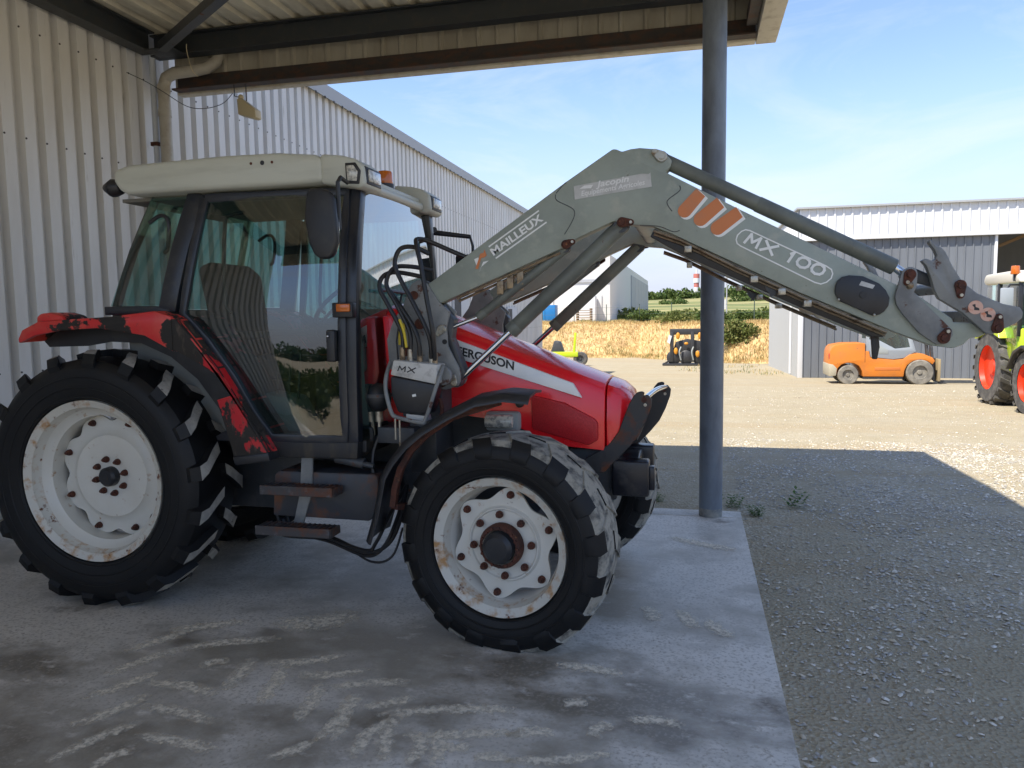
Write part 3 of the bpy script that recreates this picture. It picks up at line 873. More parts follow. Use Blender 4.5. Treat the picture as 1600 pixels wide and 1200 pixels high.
def wheel(name, c, R_, rimr, width, lugs, lug_h, near, rear, yaw=0.):
    """near: -1 = outer face towards -Y, +1 = towards +Y"""
    s_ = near
    hub = Vector(c)
    M = Matrix.Translation(hub) @ Matrix.Rotation(yaw, 4, 'Z')
    w = width / 2
    # rim barrel: outer flange, bead seat, drop well (closed back)
    o = s_ * w * .84
    wd = .08 if rear else .045
    p = [(rimr, o), (rimr + .012, o + s_ * .008), (rimr + .014, o - s_ * .012), (rimr - .02, o - s_ * .02), (rimr - .03, o - s_ * .07), (rimr - wd + .005, o - s_ * .10), (rimr - wd, o - s_ * (.20 if rear else .14)), (rimr - .03, o - s_ * (.24 if rear else .19)), (rimr - .03, -o), (rimr + .012, -o), (rimr - .045, -o + s_ * .02), (rimr - wd - .015, o - s_ * (.24 if rear else .19)), (rimr - wd - .010, o - s_ * .105), (rimr - .045, o - s_ * .07), (rimr - .03, o - s_ * .012)]
    mis = [1, 1, 1] + [0] * 10 + [1, 1]
    rim = G().lathe(p, (0, 0, 0), 72, mis, closed=True).xf(M).build(name, [m_rim, m_rimedge], tr, smooth=40)
    tyre('tyre', hub, R_, rimr, width, lugs, lug_h, rim, not rear, yaw, .068 if rear else .11, rear)
    # wheel disc with wavy edge
    dy = o - s_ * (.19 if rear else .085)
    g = G(); n = 96
    lobes = 8 if rear else 6
    rings = []
    def wav(t): return rimr - (.092 if rear else .050) - (.042 if rear else .056) * (.5 + .5 * math.cos(lobes * t + (0 if rear else .94))) ** (3 if rear else 1.0)
    prof = [(None, 0), (.80, 0), (.70, .012), (.66, .032), (.34, .038), (.30, .03), (.12, .03)] if rear else [(None, 0), (.78, .0), (.765, .004), (.74, .018), (.715, .018), (.69, .008), (.40, .012), (.12, .012)]
    for rr, h in prof:
        row = []
        for i in range(n):
            t = 2 * math.pi * i / n
            r = wav(t) if rr is None else (rimr - .09) * rr
            row.append((r * math.cos(t), dy + s_ * h, r * math.sin(t)))
        rings.append(row)
    back = [[(x, y - s_ * .012, z) for x, y, z in rings[0]]]
    allr = back + rings
    for row in allr: g.v += row
    for j in range(len(allr) - 1):
        for i in range(n):
            g.f.append((j * n + i, j * n + (i + 1) % n, (j + 1) * n + (i + 1) % n, (j + 1) * n + i)); g.mi.append(1 if j == 0 else 0)
    g.f.append(tuple((len(allr) - 1) * n + i for i in range(n))); g.mi.append(0)
    g.xf(M).build('disc', [m_rim, m_rimedge], rim, smooth=40)
    # hub and bolts
    def bolt(r, t, y, size, M2):
        x, z = r * math.cos(t), r * math.sin(t)
        g = G().cyl((x, y, z), (x, y + s_ * .010, z), size * 1.15, n=16).cyl((x, y + s_ * .010, z), (x, y + s_ * .026, z), size * .9, n=6).cyl((x, y + s_ * .026, z), (x, y + s_ * .036, z), size * .55, n=8)
        g.xf(M).build('bolt', M2, rim, smooth=30)
    if rear:
        G().lathe([(.0, dy + s_ * .085), (.045, dy + s_ * .085), (.058, dy + s_ * .07), (.06, dy + s_ * .03)], (0, 0, 0), 32).lathe([(.0, dy + s_ * .05), (.02, dy + s_ * .088), (.0, dy + s_ * .088)], (0, 0, 0), 16).xf(M).build('hub', m_black, rim)
        for k in range(8): bolt(.105, 2 * math.pi * (k + .3) / 8, dy + s_ * .034, .017, m_rust)
        for k in range(8): bolt(rimr - .125, 2 * math.pi * (k + .5) / 8, dy + s_ * .004, .017, m_rust)
    else:
        G().lathe([(.115, dy + s_ * .02), (.115, dy + s_ * .055), (.108, dy + s_ * .07), (.09, dy + s_ * .075)], (0, 0, 0), 40).xf(M).build('hub_flange', m_rust, rim)
        G().lathe([(.0, dy + s_ * .12), (.06, dy + s_ * .118), (.08, dy + s_ * .10), (.083, dy + s_ * .06)], (0, 0, 0), 40).xf(M).build('hub', m_black, rim)
        for k in range(16):
            t = 2 * math.pi * k / 16
            G().cyl((.098 * math.cos(t), dy + s_ * .072, .098 * math.sin(t)), (.098 * math.cos(t), dy + s_ * .083, .098 * math.sin(t)), .009, n=6).xf(M).build('hub_bolt', m_rust, rim)
        for k in range(8): bolt(.158, 2 * math.pi * (k + .1) / 8, dy + s_ * .026, .017, m_rust)
        for k in range(6): bolt(rimr - .085, 2 * math.pi * (k + .35) / 6, dy + s_ * .003, .017, m_rust)
    return rim

FY = R(-8)
RW, FW = (-3.43, 3.845, .748), (-.925, 3.715, .522)
wheel('rear_wheel', RW, .772, .468, .43, 18, .05, -1, True)
wheel('rear_wheel', (RW[0], my(RW[1]), RW[2]), .772, .468, .43, 18, .05, 1, True)
wheel('front_wheel', FW,   .570, .345, .34, 16, .015, -1, False, FY)
wheel('front_wheel', (FW[0] + .13, my(FW[1]), FW[2]), .570, .345, .34, 16, .015, 1, False, FY)

# ---- chassis
G().cyl((RW[0], 4.02, RW[2]), (RW[0], my(4.02), RW[2]), .12, n=20).box(-3.75, -2.0, 4.24, 4.76, .48, 1.02).box(-3.7, -3.1, 4.15, 4.85, .55, 1.05).build('transmission', m_dark, tr, bevel=.02)
G().box(-2.02, -.62, 4.28, 4.72, .52, 1.12).box(-1.7, -1.3, 4.2, 4.3, .62, .9).build('engine', m_dark, tr, bevel=.015)
G().bar((FW[0], 3.9, .50), (FW[0], my(3.9), .50), .16, .15).box(-1.05, -.75, 4.3, 4.7, .45, .75).build('front_axle', m_dark, tr, bevel=.015)
for y in (3.86, my(3.86)):
    G().cyl((FW[0], y - .07, FW[2]), (FW[0], y + .07, FW[2]), .11, n=20).build('hub_carrier', m_dark, tr, bevel=.01)
G().box(-.85, -.42, 4.26, 4.74, .62, .92).build('front_support', m_dark, tr, bevel=.015)
# hoses and linkage that fill the space between the wheels
for (dx, dz) in ((0, 0), (.03, .02), (-.04, .03)):
    G().tube([(-2.36 + dx, 3.95, .50 + dz), (-2.30 + dx, 3.93, .43 + dz), (-2.05 + dx, 3.9, .40 + dz), (-1.8, 3.86, .34 + dz), (-1.68 + dx, 3.84, .40 + dz), (-1.6 + dx, 3.84, .55 + dz), (-1.55, 3.9, .75)], .011, 7, smooth_path=6).build('hose', m_hose, tr)
G().tube([(-2.38, 3.93, .44), (-2.33, 3.92, .405), (-2.0, 3.9, .40), (-1.76, 3.84, .315), (-1.62, 3.82, .36), (-1.56, 3.84, .52)], .007, 6, smooth_path=6).build('hose', m_hose, tr)

# ---- battery box and steps
m_box = mat('rusty_black_box', (.045, .048, .055), .45, 0, [((.15, .065, .035), 4.5, .52, .62, 9, .85, U), ((.05, .05, .052), 9, .5, .7, 6, .6, U)])
G().prism([(-2.36, .55), (-1.76, .545), (-1.70, .60), (-1.70, .80), (-1.72, .815), (-2.31, .815), (-2.34, .79)], 3.84, 4.18).build('battery_box', m_box, tr, bevel=.012)
m_step = mat('rusty_step', (.055, .05, .05), .6, 0, [((.13, .05, .025), 9, .48, .62, 8, .85, U), ((.12, .12, .125), 12, .55, .7, 6, .6, U)])
for (x0, x1, z) in ((-2.385, -1.93, .475), (-2.345, -1.905, .705)):
    st = G()
    st.box(x0, x1, 3.69, 3.70, z + .004, z + .056).box(x0, x1, 3.82, 3.828, z, z + .045).box(x0, x0 + .008, 3.708, 3.82, z, z + .05).box(x1 - .008, x1, 3.708, 3.82, z, z + .05)
    s_ = st.build('step', m_step, tr, bevel=.003, segs=1)
    for k in range(14):
        xx = x0 + .03 + k * (x1 - x0 - .06) / 13
        G().box(xx - .004, xx + .004, 3.709, 3.819, z + .032, z + .05).build('tread_bar', m_step, s_, smooth=0)
G().prism([(-2.155, .945), (-2.085, .945), (-2.10, .705), (-2.175, .475), (-2.235, .475), (-2.175, .705)], 3.83, 3.845).build('step_hanger', m_hitch, tr, bevel=.003, segs=1)
G().cyl((-1.95, 3.85, .90), (-1.78, 3.85, .87), .03, n=12).cyl((-1.80, 3.84, .875), (-1.72, 3.84, .86), .016, n=10).build('linkage', m_dark, tr)

# ---- rear mudguards
ftop = [(-3.92, 1.585), (-3.887, 1.638), (-3.772, 1.686), (-3.536, 1.698), (-3.271, 1.709), (-2.97, 1.737), (-2.86, 1.705), (-2.827, 1.685), (-2.731, 1.576), (-2.598, 1.415), (-2.467, 1.219), (-2.356, 1.06), (-2.285, .942)]
fbot = [(-2.50, .91), (-2.565, 1.13), (-2.595, 1.235), (-2.500, 1.262), (-2.575, 1.37), (-2.70, 1.44), (-2.839, 1.51), (-2.90, 1.505), (-3.045, 1.60), (-3.365, 1.645), (-3.634, 1.632), (-3.80, 1.605), (-3.915, 1.56)]
for side in (0, 1):
    yo = 3.70
    g = G()
    rear_pts = ftop[:7] + [(-2.86, 1.508)] + fbot[8:]
    front_pts = ftop[6:] + fbot[:7] + [(-2.86, 1.508)]
    g.prism(rear_pts, yo, yo + .03, 0)
    g.prism(front_pts, yo, yo + .03, 1)
    for i in range(len(ftop) - 1):
        a, b = ftop[i], ftop[i + 1]
        q = [(a[0], yo + .03, a[1]), (b[0], yo + .03, b[1]), (b[0], 4.16, b[1] + .01), (a[0], 4.16, a[1] + .01)]
        q2 = [(x, y, z - .025) for x, y, z in q]
        g.add(q + q2, [(0, 1, 2, 3), (7, 6, 5, 4), (0, 3, 7, 4), (1, 5, 6, 2), (2, 6, 7, 3), (0, 4, 5, 1)], 0 if i < 6 else 1)
    if side: g.v = [(x, my(y), z) for x, y, z in g.v]
    fe = g.build('rear_mudguard', [m_peel, m_peelfront], tr, bevel=.008)
    g = G().prism([(-2.98, 1.728), (-2.875, 1.70), (-2.71, 1.54), (-2.56, 1.345), (-2.44, 1.135), (-2.335, 1.0), (-2.30, .95), (-2.615, .90), (-2.63, .963), (-2.71, 1.163), (-2.843, 1.335), (-3.015, 1.467), (-3.215, 1.55), (-3.43, 1.56), (-3.6, 1.535), (-3.88, 1.53), (-3.915, 1.565), (-3.77, 1.655), (-3.53, 1.668), (-3.27, 1.68)], 3.885, 3.90)
    if side: g.v = [(x, my(y), z) for x, y, z in g.v]
    n0 = len(g.v)
    for k in range(13):
        t = R(8 + k * 7.5)
        g.v += [(RW[0] + rr * math.cos(t), (my(y) if side else y), RW[2] + rr * math.sin(t)) for rr, y in ((.828, 3.90), (.828, 4.2), (.84, 4.2), (.84, 3.90))]
    for k in range(12):
        o = n0 + k * 4
        for j in range(4):
            g.f.append((o + j, o + (j + 1) % 4, o + 4 + (j + 1) % 4, o + 4 + j)); g.mi.append(0)
    g.build('mudguard_liner', m_black, fe)
    g = G().prism([(-2.51, .915), (-2.285, .945), (-2.275, .90), (-2.49, .868)], yo - .006, yo + .20)
    if side: g.v = [(x, my(y), z) for x, y, z in g.v]
    g.build('rubber_edge', m_black, fe, bevel=.006)
    g = G().prism([(-3.80, 1.67), (-3.80, 1.715), (-3.77, 1.735), (-3.70, 1.74), (-3.62, 1.72), (-3.60, 1.69)], yo + .02, yo + .22)
    if side: g.v = [(x, my(y), z) for x, y, z in g.v]
    g.build('lamp_housing', m_peel, fe, bevel=.015)

# ---- cab
cab = G().prism([(-2.345, .90), (-1.80, .905), (-1.79, 1.0), (-2.36, .995)], 3.795, my(3.795)).build('cab_floor', m_sill, tr, bevel=.01)
def both(fn, name, M, par=tr, **k):
    for side in (0, 1):
        g = fn()
        if side: g.v = [(x, my(y), z) for x, y, z in g.v]
        g.build(name, M, par, **k)
def poly_bar(pts, y0, y1, w):
    """frame following a polyline in XZ"""
    g = G()
    for a, b in zip(pts[:-1], pts[1:]):
        d = Vector((b[0] - a[0], 0, b[1] - a[1])).normalized() * .012
        g.bar(Vector((a[0], (y0 + y1) / 2, a[1])) - d, Vector((b[0], (y0 + y1) / 2, b[1])) + d, y1 - y0, w, upv=(0, 1, 0)) if False else g.bar(Vector((a[0], (y0 + y1) / 2, a[1])) - d, Vector((b[0], (y0 + y1) / 2, b[1])) + d, w, y1 - y0, upv=(0, 1, 0))
    return g
DY = lambda z: 3.80 + .13 * max(0, z - 1.42) ** 2 + .02 * max(0, 1.3 - z)    # the side glass curves inward towards the roof
def strip(pts, w, th=.04, off=0.):
    """bent frame strip on the curved cab side; pts run in XZ"""
    P = []
    for a, b in zip(pts[:-1], pts[1:]):
        n = max(1, int(math.hypot(b[0] - a[0], b[1] - a[1]) / .12))
        P += [(a[0] + (b[0] - a[0]) * k / n, a[1] + (b[1] - a[1]) * k / n) for k in range(n)]
    P.append(pts[-1])
    g = G()
    for i, p in enumerate(P):
        q0, q1 = P[max(i - 1, 0)], P[min(i + 1, len(P) - 1)]
        d = Vector((q1[0] - q0[0], q1[1] - q0[1])).normalized(); nn = Vector((-d.y, d.x)) * (w / 2)
        y = DY(p[1]) + off
        g.v += [(p[0] - nn.x, y, p[1] - nn.y), (p[0] + nn.x, y, p[1] + nn.y), (p[0] + nn.x, y + th, p[1] + nn.y), (p[0] - nn.x, y + th, p[1] - nn.y)]
    for i in range(len(P) - 1):
        for j in range(4):
            g.f.append((i * 4 + j, i * 4 + (j + 1) % 4, i * 4 + 4 + (j + 1) % 4, i * 4 + 4 + j)); g.mi.append(0)
    e = (len(P) - 1) * 4
    g.f += [(3, 2, 1, 0), (e, e + 1, e + 2, e + 3)]; g.mi += [0, 0]
    return g
both(lambda: strip([(-1.812, 2.40), (-1.815, 1.6), (-1.825, .97)], .065, .07, -.004), 'front_pillar', m_cabframe, bevel=.008)
both(lambda: strip([(-2.82, 2.42), (-2.90, 2.1), (-2.975, 1.74)], .115, .05, -.002), 'middle_pillar', m_cabframe, bevel=.01)
both(lambda: strip([(-3.155, 2.43), (-3.28, 2.1), (-3.395, 1.74)], .03, .05, .06), 'rear_pillar', m_cabframe, bevel=.006)
both(lambda: strip([(-3.40, 1.745), (-3.2, 1.745), (-2.95, 1.74)], .05, .05, .0), 'window_ledge', m_cabframe, bevel=.006)
DOOR = [(-2.755, 2.385), (-1.862, 2.375), (-1.868, 1.012), (-2.325, 1.012), (-2.43, 1.145), (-2.55, 1.355), (-2.70, 1.555), (-2.865, 1.715)]
for side in (0, 1):
    g = strip(DOOR + [DOOR[0]], .05, .03, -.012)
    if side: g.v = [(x, my(y), z) for x, y, z in g.v]
    d_ = g.build('door', m_cabframe, tr, bevel=.006)
    # curved pane, cut as rows between the door outline
    def pane_rows(out, n=14, inset=.012):
        zs = np.linspace(min(p[1] for p in out) + inset, max(p[1] for p in out) - inset, n)
        rows = []
        for z in zs:
            X = []
            for a, b in zip(out, out[1:] + out[:1]):
                if (a[1] - z) * (b[1] - z) <= 0 and abs(a[1] - b[1]) > 1e-6:
                    X.append(a[0] + (b[0] - a[0]) * (z - a[1]) / (b[1] - a[1]))
            rows.append((min(X), max(X), z))
        return rows
    def pane(out, off, bulge=.02, nx=8):
        rows = pane_rows(out); g = G()
        for (a, b, z) in rows:
            for k in range(nx + 1):
                t = k / nx
                g.v.append((a + (b - a) * t, DY(z) + off - bulge * (1 - (2 * t - 1) ** 2), z))
        w = nx + 1
        g.f = [(j * w + i, j * w + i + 1, (j + 1) * w + i + 1, (j + 1) * w + i) for j in range(len(rows) - 1) for i in range(nx)]
        g.mi = [0] * len(g.f)
        return g
    g = pane(DOOR, .008)
    if side: g.v = [(x, my(y), z) for x, y, z in g.v]
    g.build('door_glass', m_glass, d_, smooth=60, fix=False)
    g = G().box(-1.938, -1.885, 3.745, 3.785, 1.445, 1.62)
    if side: g.v = [(x, my(y), z) for x, y, z in g.v]
    g.build('door_handle', m_black, d_, bevel=.012)
    g = G().ball((-1.922, 3.74, 1.585), .008, 6)
    if side: g.v = [(x, my(y), z) for x, y, z in g.v]
    g.build('lock', m_chrome, d_)
    g = pane([(-3.145, 2.42), (-2.87, 2.42), (-3.02, 1.76), (-3.385, 1.76)], .03, .0)
    if side: g.v = [(x, my(y), z) for x, y, z in g.v]
    g.build('quarter_glass', m_glass, tr, smooth=60, fix=False)
# windscreen, bulging forward, and rear window
def screen(x0, x1, bul, z0, z1, ya, yb, M, name):
    g = G(); ny, nz = 12, 8
    for j in range(nz + 1):
        z = z0 + (z1 - z0) * j / nz
        for i in range(ny + 1):
            t = i / ny
            yy = DY(z) + .03; 
            g.v.append((x0 + (x1 - x0) * j / nz + bul * (1 - (2 * t - 1) ** 2), yy + (my(yy) - yy) * t, z))
    w = ny + 1
    g.f = [(j * w + i, j * w + i + 1, (j + 1) * w + i + 1, (j + 1) * w + i) for j in range(nz) for i in range(ny)]; g.mi = [0] * len(g.f)
    return g.build(name, M, tr, smooth=60, fix=False)
screen(-1.735, -1.815, .02, 1.0, 2.41, 0, 0, m_screen, 'windscreen')
screen(-3.37, -3.14, -.02, 1.76, 2.42, 0, 0, m_glass, 'rear_window')
G().box(-1.84, -1.77, 3.86, my(3.86), .93, 1.0).build('cowl', m_sill, tr, bevel=.008)
G().box(-3.12, -3.06, 4.0, my(4.0), 2.40, 2.43).box(-3.42, -3.38, 3.9, my(3.9), 1.70, 1.755).build('rear_frame', m_cabframe, tr)
# interior
G().box(-3.36, -1.87, 3.97, my(3.95), 2.395, 2.415).build('roof_lining', m_liner, tr)
both(lambda: G().prism([(-3.36, 1.0), (-3.36, 1.72), (-3.0, 1.70), (-2.80, 1.58), (-2.62, 1.36), (-2.48, 1.15), (-2.42, 1.0)], 3.93, 4.16), 'inner_wheel_arch', m_inside, bevel=.04)
G().box(-3.38, -2.0, 3.9, my(3.9), .97, 1.02).build('cab_mat', m_seat, tr)
seat = G().box(-2.95, -2.45, 4.24, 4.76, 1.30, 1.44).build('seat', m_seat, tr, bevel=.05, segs=3)
G().prism([(-2.98, 1.40), (-3.10, 2.02), (-3.0, 2.06), (-2.90, 1.98), (-2.84, 1.44)], 4.27, 4.73).build('seat_back', m_seat, seat, bevel=.04, segs=3)
G().box(-2.9, -2.5, 4.32, 4.68, 1.0, 1.3).build('seat_base', m_black, seat, bevel=.02)
for y in (4.19, 4.77):
    G().box(-2.92, -2.55, y, y + .05, 1.56, 1.61).build('armrest', m_seat, seat, bevel=.015)
G().prism([(-2.86, 1.70), (-2.70, 1.55), (-2.43, 1.14), (-2.33, 1.02), (-1.88, 1.02), (-1.88, 1.62), (-2.3, 1.66)], my(3.90), my(3.885)).build('inner_door_trim', m_seat, tr, bevel=.01)
dash = G().prism([(-1.84, 1.02), (-1.84, 1.70), (-1.95, 1.74), (-2.10, 1.66), (-2.02, 1.3), (-2.06, 1.02)], 4.22, 4.78).build('dashboard', m_inside, tr, bevel=.03)
G().tube([(-2.02, 4.5, 1.55), (-2.22, 4.5, 1.78)], .025, 10).build('steering_column', m_black, dash)
g = G().tube([(-2.22 + .19 * math.cos(t) * .72, 4.5 + .19 * math.sin(t), 1.78 + .19 * math.cos(t) * .66) for t in np.linspace(0, 2 * math.pi, 29)], .014, 8)
g.tube([(-2.22 - .13, 4.5, 1.66), (-2.22, 4.5, 1.78), (-2.22 + .13, 4.5, 1.90)], .010, 6).build('steering_wheel', m_black, dash)
for (x, y, z) in ((-2.45, 4.08, 1.52), (-2.38, 4.10, 1.48), (-2.30, 4.07, 1.5)):
    g = G().cyl((x, y, 1.18), (x + .03, y, z), .007, n=8); g.ball((x + .03, y, z), .018, 6); g.build('lever', m_black, tr)
G().prism([(-2.62, 1.0), (-2.60, 1.26), (-2.30, 1.22), (-2.18, 1.0)], 4.0, 4.20).build('side_console', m_inside, tr, bevel=.025)
both(lambda: G().tube([(-2.62, 3.93, 1.72), (-2.66, 3.92, 1.80), (-2.63, 3.91, 2.22), (-2.58, 3.91, 2.28), (-2.50, 3.91, 2.29)], .012, 8, smooth_path=4), 'grab_rail', m_black)
both(lambda: G().tube([(-3.14, 3.92, 2.26), (-3.06, 3.92, 2.30), (-3.01, 3.92, 2.26), (-3.02, 3.92, 2.12), (-3.05, 3.92, 2.08)], .012, 8, smooth_path=4), 'window_stay', m_black)
# roof
rp = [(-3.315, 2.50), (-3.30, 2.565), (-3.20, 2.588), (-2.60, 2.602), (-2.25, 2.598), (-2.02, 2.575), (-1.97, 2.55), (-1.97, 2.42), (-3.22, 2.418), (-3.27, 2.44)]
roof = G().prism(rp, 3.84, my(3.84)).build('cab_roof', m_roof, tr, bevel=.028, segs=3)
for y0_, y1_ in ((3.845, 4.10), (my(4.10), my(3.845))):
    pod = G().prism([(-1.985, 2.575), (-1.86, 2.56), (-1.79, 2.54), (-1.735, 2.50), (-1.725, 2.40), (-1.755, 2.375), (-1.985, 2.415)], y0_, y1_).build('lamp_pod', m_roof, roof, bevel=.022, segs=3)
    a, b = (y0_ + .03, y1_ - .03)
    g = G().add([(-1.722, a, 2.405), (-1.722, b, 2.405), (-1.730, b, 2.50), (-1.730, a, 2.50), (-1.74, a, 2.405), (-1.74, b, 2.405), (-1.75, b, 2.50), (-1.75, a, 2.50)], [(0, 1, 2, 3), (7, 6, 5, 4), (0, 4, 5, 1), (1, 5, 6, 2), (2, 6, 7, 3), (3, 7, 4, 0)])
    g.build('lamp_surround', m_black, pod, bevel=.006)
    g = G().box(-1.728, -1.716, a + .02, b - .02, 2.42, 2.485); g.build('headlamp', m_lens, pod, bevel=.008)
    # the side of the near pod carries a lamp as well
    ys = y0_ - .006 if y0_ < TC else y1_ + .006
    g = G().prism([(-1.83, 2.405), (-1.755, 2.40), (-1.745, 2.47), (-1.775, 2.515), (-1.835, 2.515)], min(ys, ys + .01), max(ys, ys + .01)); g.build('lamp_surround', m_black, pod, bevel=.004)
    g = G().prism([(-1.82, 2.42), (-1.768, 2.415), (-1.760, 2.465), (-1.785, 2.50), (-1.825, 2.50)], ys - .006, ys + .006); g.build('work_lamp', m_lens, pod, bevel=.003)
G().cyl((-1.80, 4.12, 2.42), (-1.80, my(4.12), 2.42), .028, n=14).build('visor_bar', m_roof, roof)
G().box(-1.98, -1.80, 4.11, my(4.11), 2.43, 2.475).build('visor', m_roof, roof, bevel=.012)
for x in (-2.40, -2.33, -2.27):
    G().cyl((x, 3.838, 2.545), (x, 3.85, 2.545), .013 if x == -2.33 else .008, n=12).build('roof_plug', m_black if x == -2.33 else m_rust, roof)
bc = G().cyl((-1.89, 4.52, 2.50), (-1.89, 4.52, 2.595), .052, .046, n=20).build('beacon', m_orange, roof, bevel=.012)
G().cyl((-1.89, 4.52, 2.47), (-1.89, 4.52, 2.515), .056, n=20).build('beacon_base', m_black, bc)
G().cyl((-3.30, 3.90, 2.475), (-3.36, 3.90, 2.47), .04, .055, n=16).cyl((-3.36, 3.90, 2.47), (-3.42, 3.90, 2.475), .055, .02, n=16).build('rear_work_lamp', m_black, roof, bevel=.006)
# mirrors
mr = G().tube([(-1.80, 3.79, 2.40), (-1.79, 3.69, 2.41), (-1.787, 3.65, 2.38), (-1.787, 3.65, 2.14)], .011, 8).build('mirror_arm', m_black, tr)
mp_ = [(-1.942, 2.32), (-1.92, 2.345), (-1.862, 2.348), (-1.81, 2.33), (-1.786, 2.29), (-1.778, 2.17), (-1.777, 2.07), (-1.80, 2.01), (-1.823, 1.987), (-1.877, 1.986), (-1.91, 2.015), (-1.935, 2.07), (-1.955, 2.20)]
G().prism(mp_, 3.59, 3.635).build('mirror', m_black, mr, bevel=.016, segs=3)
G().prism([(x * .96 - .0743, z * .96 + .087) for x, z in mp_], 3.636, 3.640).build('mirror_glass', m_chrome, mr)
mr = G().tube([(-1.80, my(3.82), 2.30), (-1.95, 5.40, 2.315), (-1.62, 5.46, 2.27), (-1.60, 5.46, 2.20), (-1.60, 5.46, 1.98)], [.02, .022, .016, .011, .011], 8).build('mirror_arm', m_black, tr)
G().box(-1.73, -1.58, 5.42, 5.47, 1.90, 2.14).build('mirror', m_black, mr, bevel=.02)
# indicator, wiper
ind = G().box(-1.895, -1.775, 3.745, 3.80, 1.685, 1.765).build('indicator', m_black, tr, bevel=.008)
G().box(-1.865, -1.785, 3.732, 3.747, 1.715, 1.758).build('indicator_lens', m_orange, ind, bevel=.006)
G().tube([(-1.735, 4.05, 1.84), (-1.73, 4.5, 1.83), (-1.735, 4.75, 1.815)], .011, 6).tube([(-1.74, 4.38, 1.83), (-1.76, 4.30, 1.62), (-1.765, 4.30, 1.42)], .007, 6).build('wiper', m_black, tr)

# ---- bonnet
def bonnet(secs, name, M, par):
    """secs: list of (X, z_bottom, z_shoulder, z_top, half width bottom, half width shoulder)"""
    g = G()
    for (X, zb, zs, zt, wb, ws) in secs:
        half = [(wb, zb), (wb + .004, zb + (zs - zb) * .45), (ws + .012, zs - .03), (ws, zs), (ws - .035, zs + (zt - zs) * .55), (ws * .5, zt - .008), (0, zt)]
        row = [(X, TC - w, z) for w, z in half] + [(X, TC + w, z) for w, z in half[-2::-1]]
        g.v += row
    n = 13
    L = len(secs)
    for i in range(L - 1):
        for j in range(n - 1):
            g.f.append((i * n + j, (i + 1) * n + j, (i + 1) * n + j + 1, i * n + j + 1)); g.mi.append(0)
    g.f += [tuple(range(n)), tuple((L - 1) * n + k for k in range(n - 1, -1, -1))]; g.mi += [0, 0]
    return g.build(name, M, par, bevel=.006, smooth=40)
bo = bonnet([(-1.76, 1.06, 1.70, 1.77, .36, .33), (-1.55, 1.10, 1.655, 1.72, .355, .33), (-1.335, 1.12, 1.588, 1.645, .35, .33), (-1.04, 1.08, 1.469, 1.53, .348, .325), (-.745, .95, 1.357, 1.415, .345, .315), (-.478, .925, 1.262, 1.315, .33, .30)], 'bonnet', m_red, tr)
nose = bonnet([(-.468, .925, 1.258, 1.31, .328, .298), (-.40, .93, 1.235, 1.285, .315, .285), (-.345, .95, 1.19, 1.24, .285, .25), (-.315, 1.0, 1.13, 1.17, .24, .20)], 'nose', m_red, tr)
G().box(-.40, -.295, 4.25, 4.75, .96, 1.19).build('front_grille', m_black, nose, bevel=.03)
for y in (4.245, my(4.245)):
    G().ball((-.335, y, 1.13), (.035, .02, .05), 8).build('headlamp', m_lens, nose)
YS = 4.144
G().prism([(-.89, 1.235), (-.70, 1.192), (-.532, 1.105), (-.512, 1.08), (-.512, .985), (-.565, .955), (-.885, 1.04)], YS - .004, YS + .03).build('side_grille', m_redmesh, bo, bevel=.01)
G().prism([(-1.70, 1.675), (-1.335, 1.553), (-.65, 1.302), (-.60, 1.222), (-1.335, 1.449), (-1.70, 1.555)], YS - .012, YS + .02).build('stripe', m_white, bo, bevel=.003)
text('lettering', 'FERGUSON', (-1.316, YS - .0145, 1.468), (1, 0, -.275), (.06, 0, 1), .047, m_ink, bo, bold=.03, fit=.345)
text('lettering', 'MASSEY', (-1.62, YS - .0145, 1.552), (1, 0, -.275), (.06, 0, 1), .047, m_ink, bo, bold=.03, fit=.27)
G().cyl((-.955, YS - .012, 1.185), (-.955, YS + .02, 1.185), .024, n=20).build('bonnet_lock', m_black, bo, bevel=.004)
G().prism([(-1.74, 1.69), (-1.68, 1.69), (-1.60, 1.09), (-1.72, 1.37)], 4.06, 4.15).build('cowl_panel', m_red, bo, bevel=.01)
# engine bay seen over the wheel
G().box(-1.15, -.95, 4.10, 4.28, 1.03, 1.14).build('filter_housing', m_grey, tr, bevel=.02)
G().cyl((-1.14, 4.08, 1.09), (-.98, 4.08, 1.09), .038, n=16).build('lamp_unit', m_lens, tr, bevel=.008)

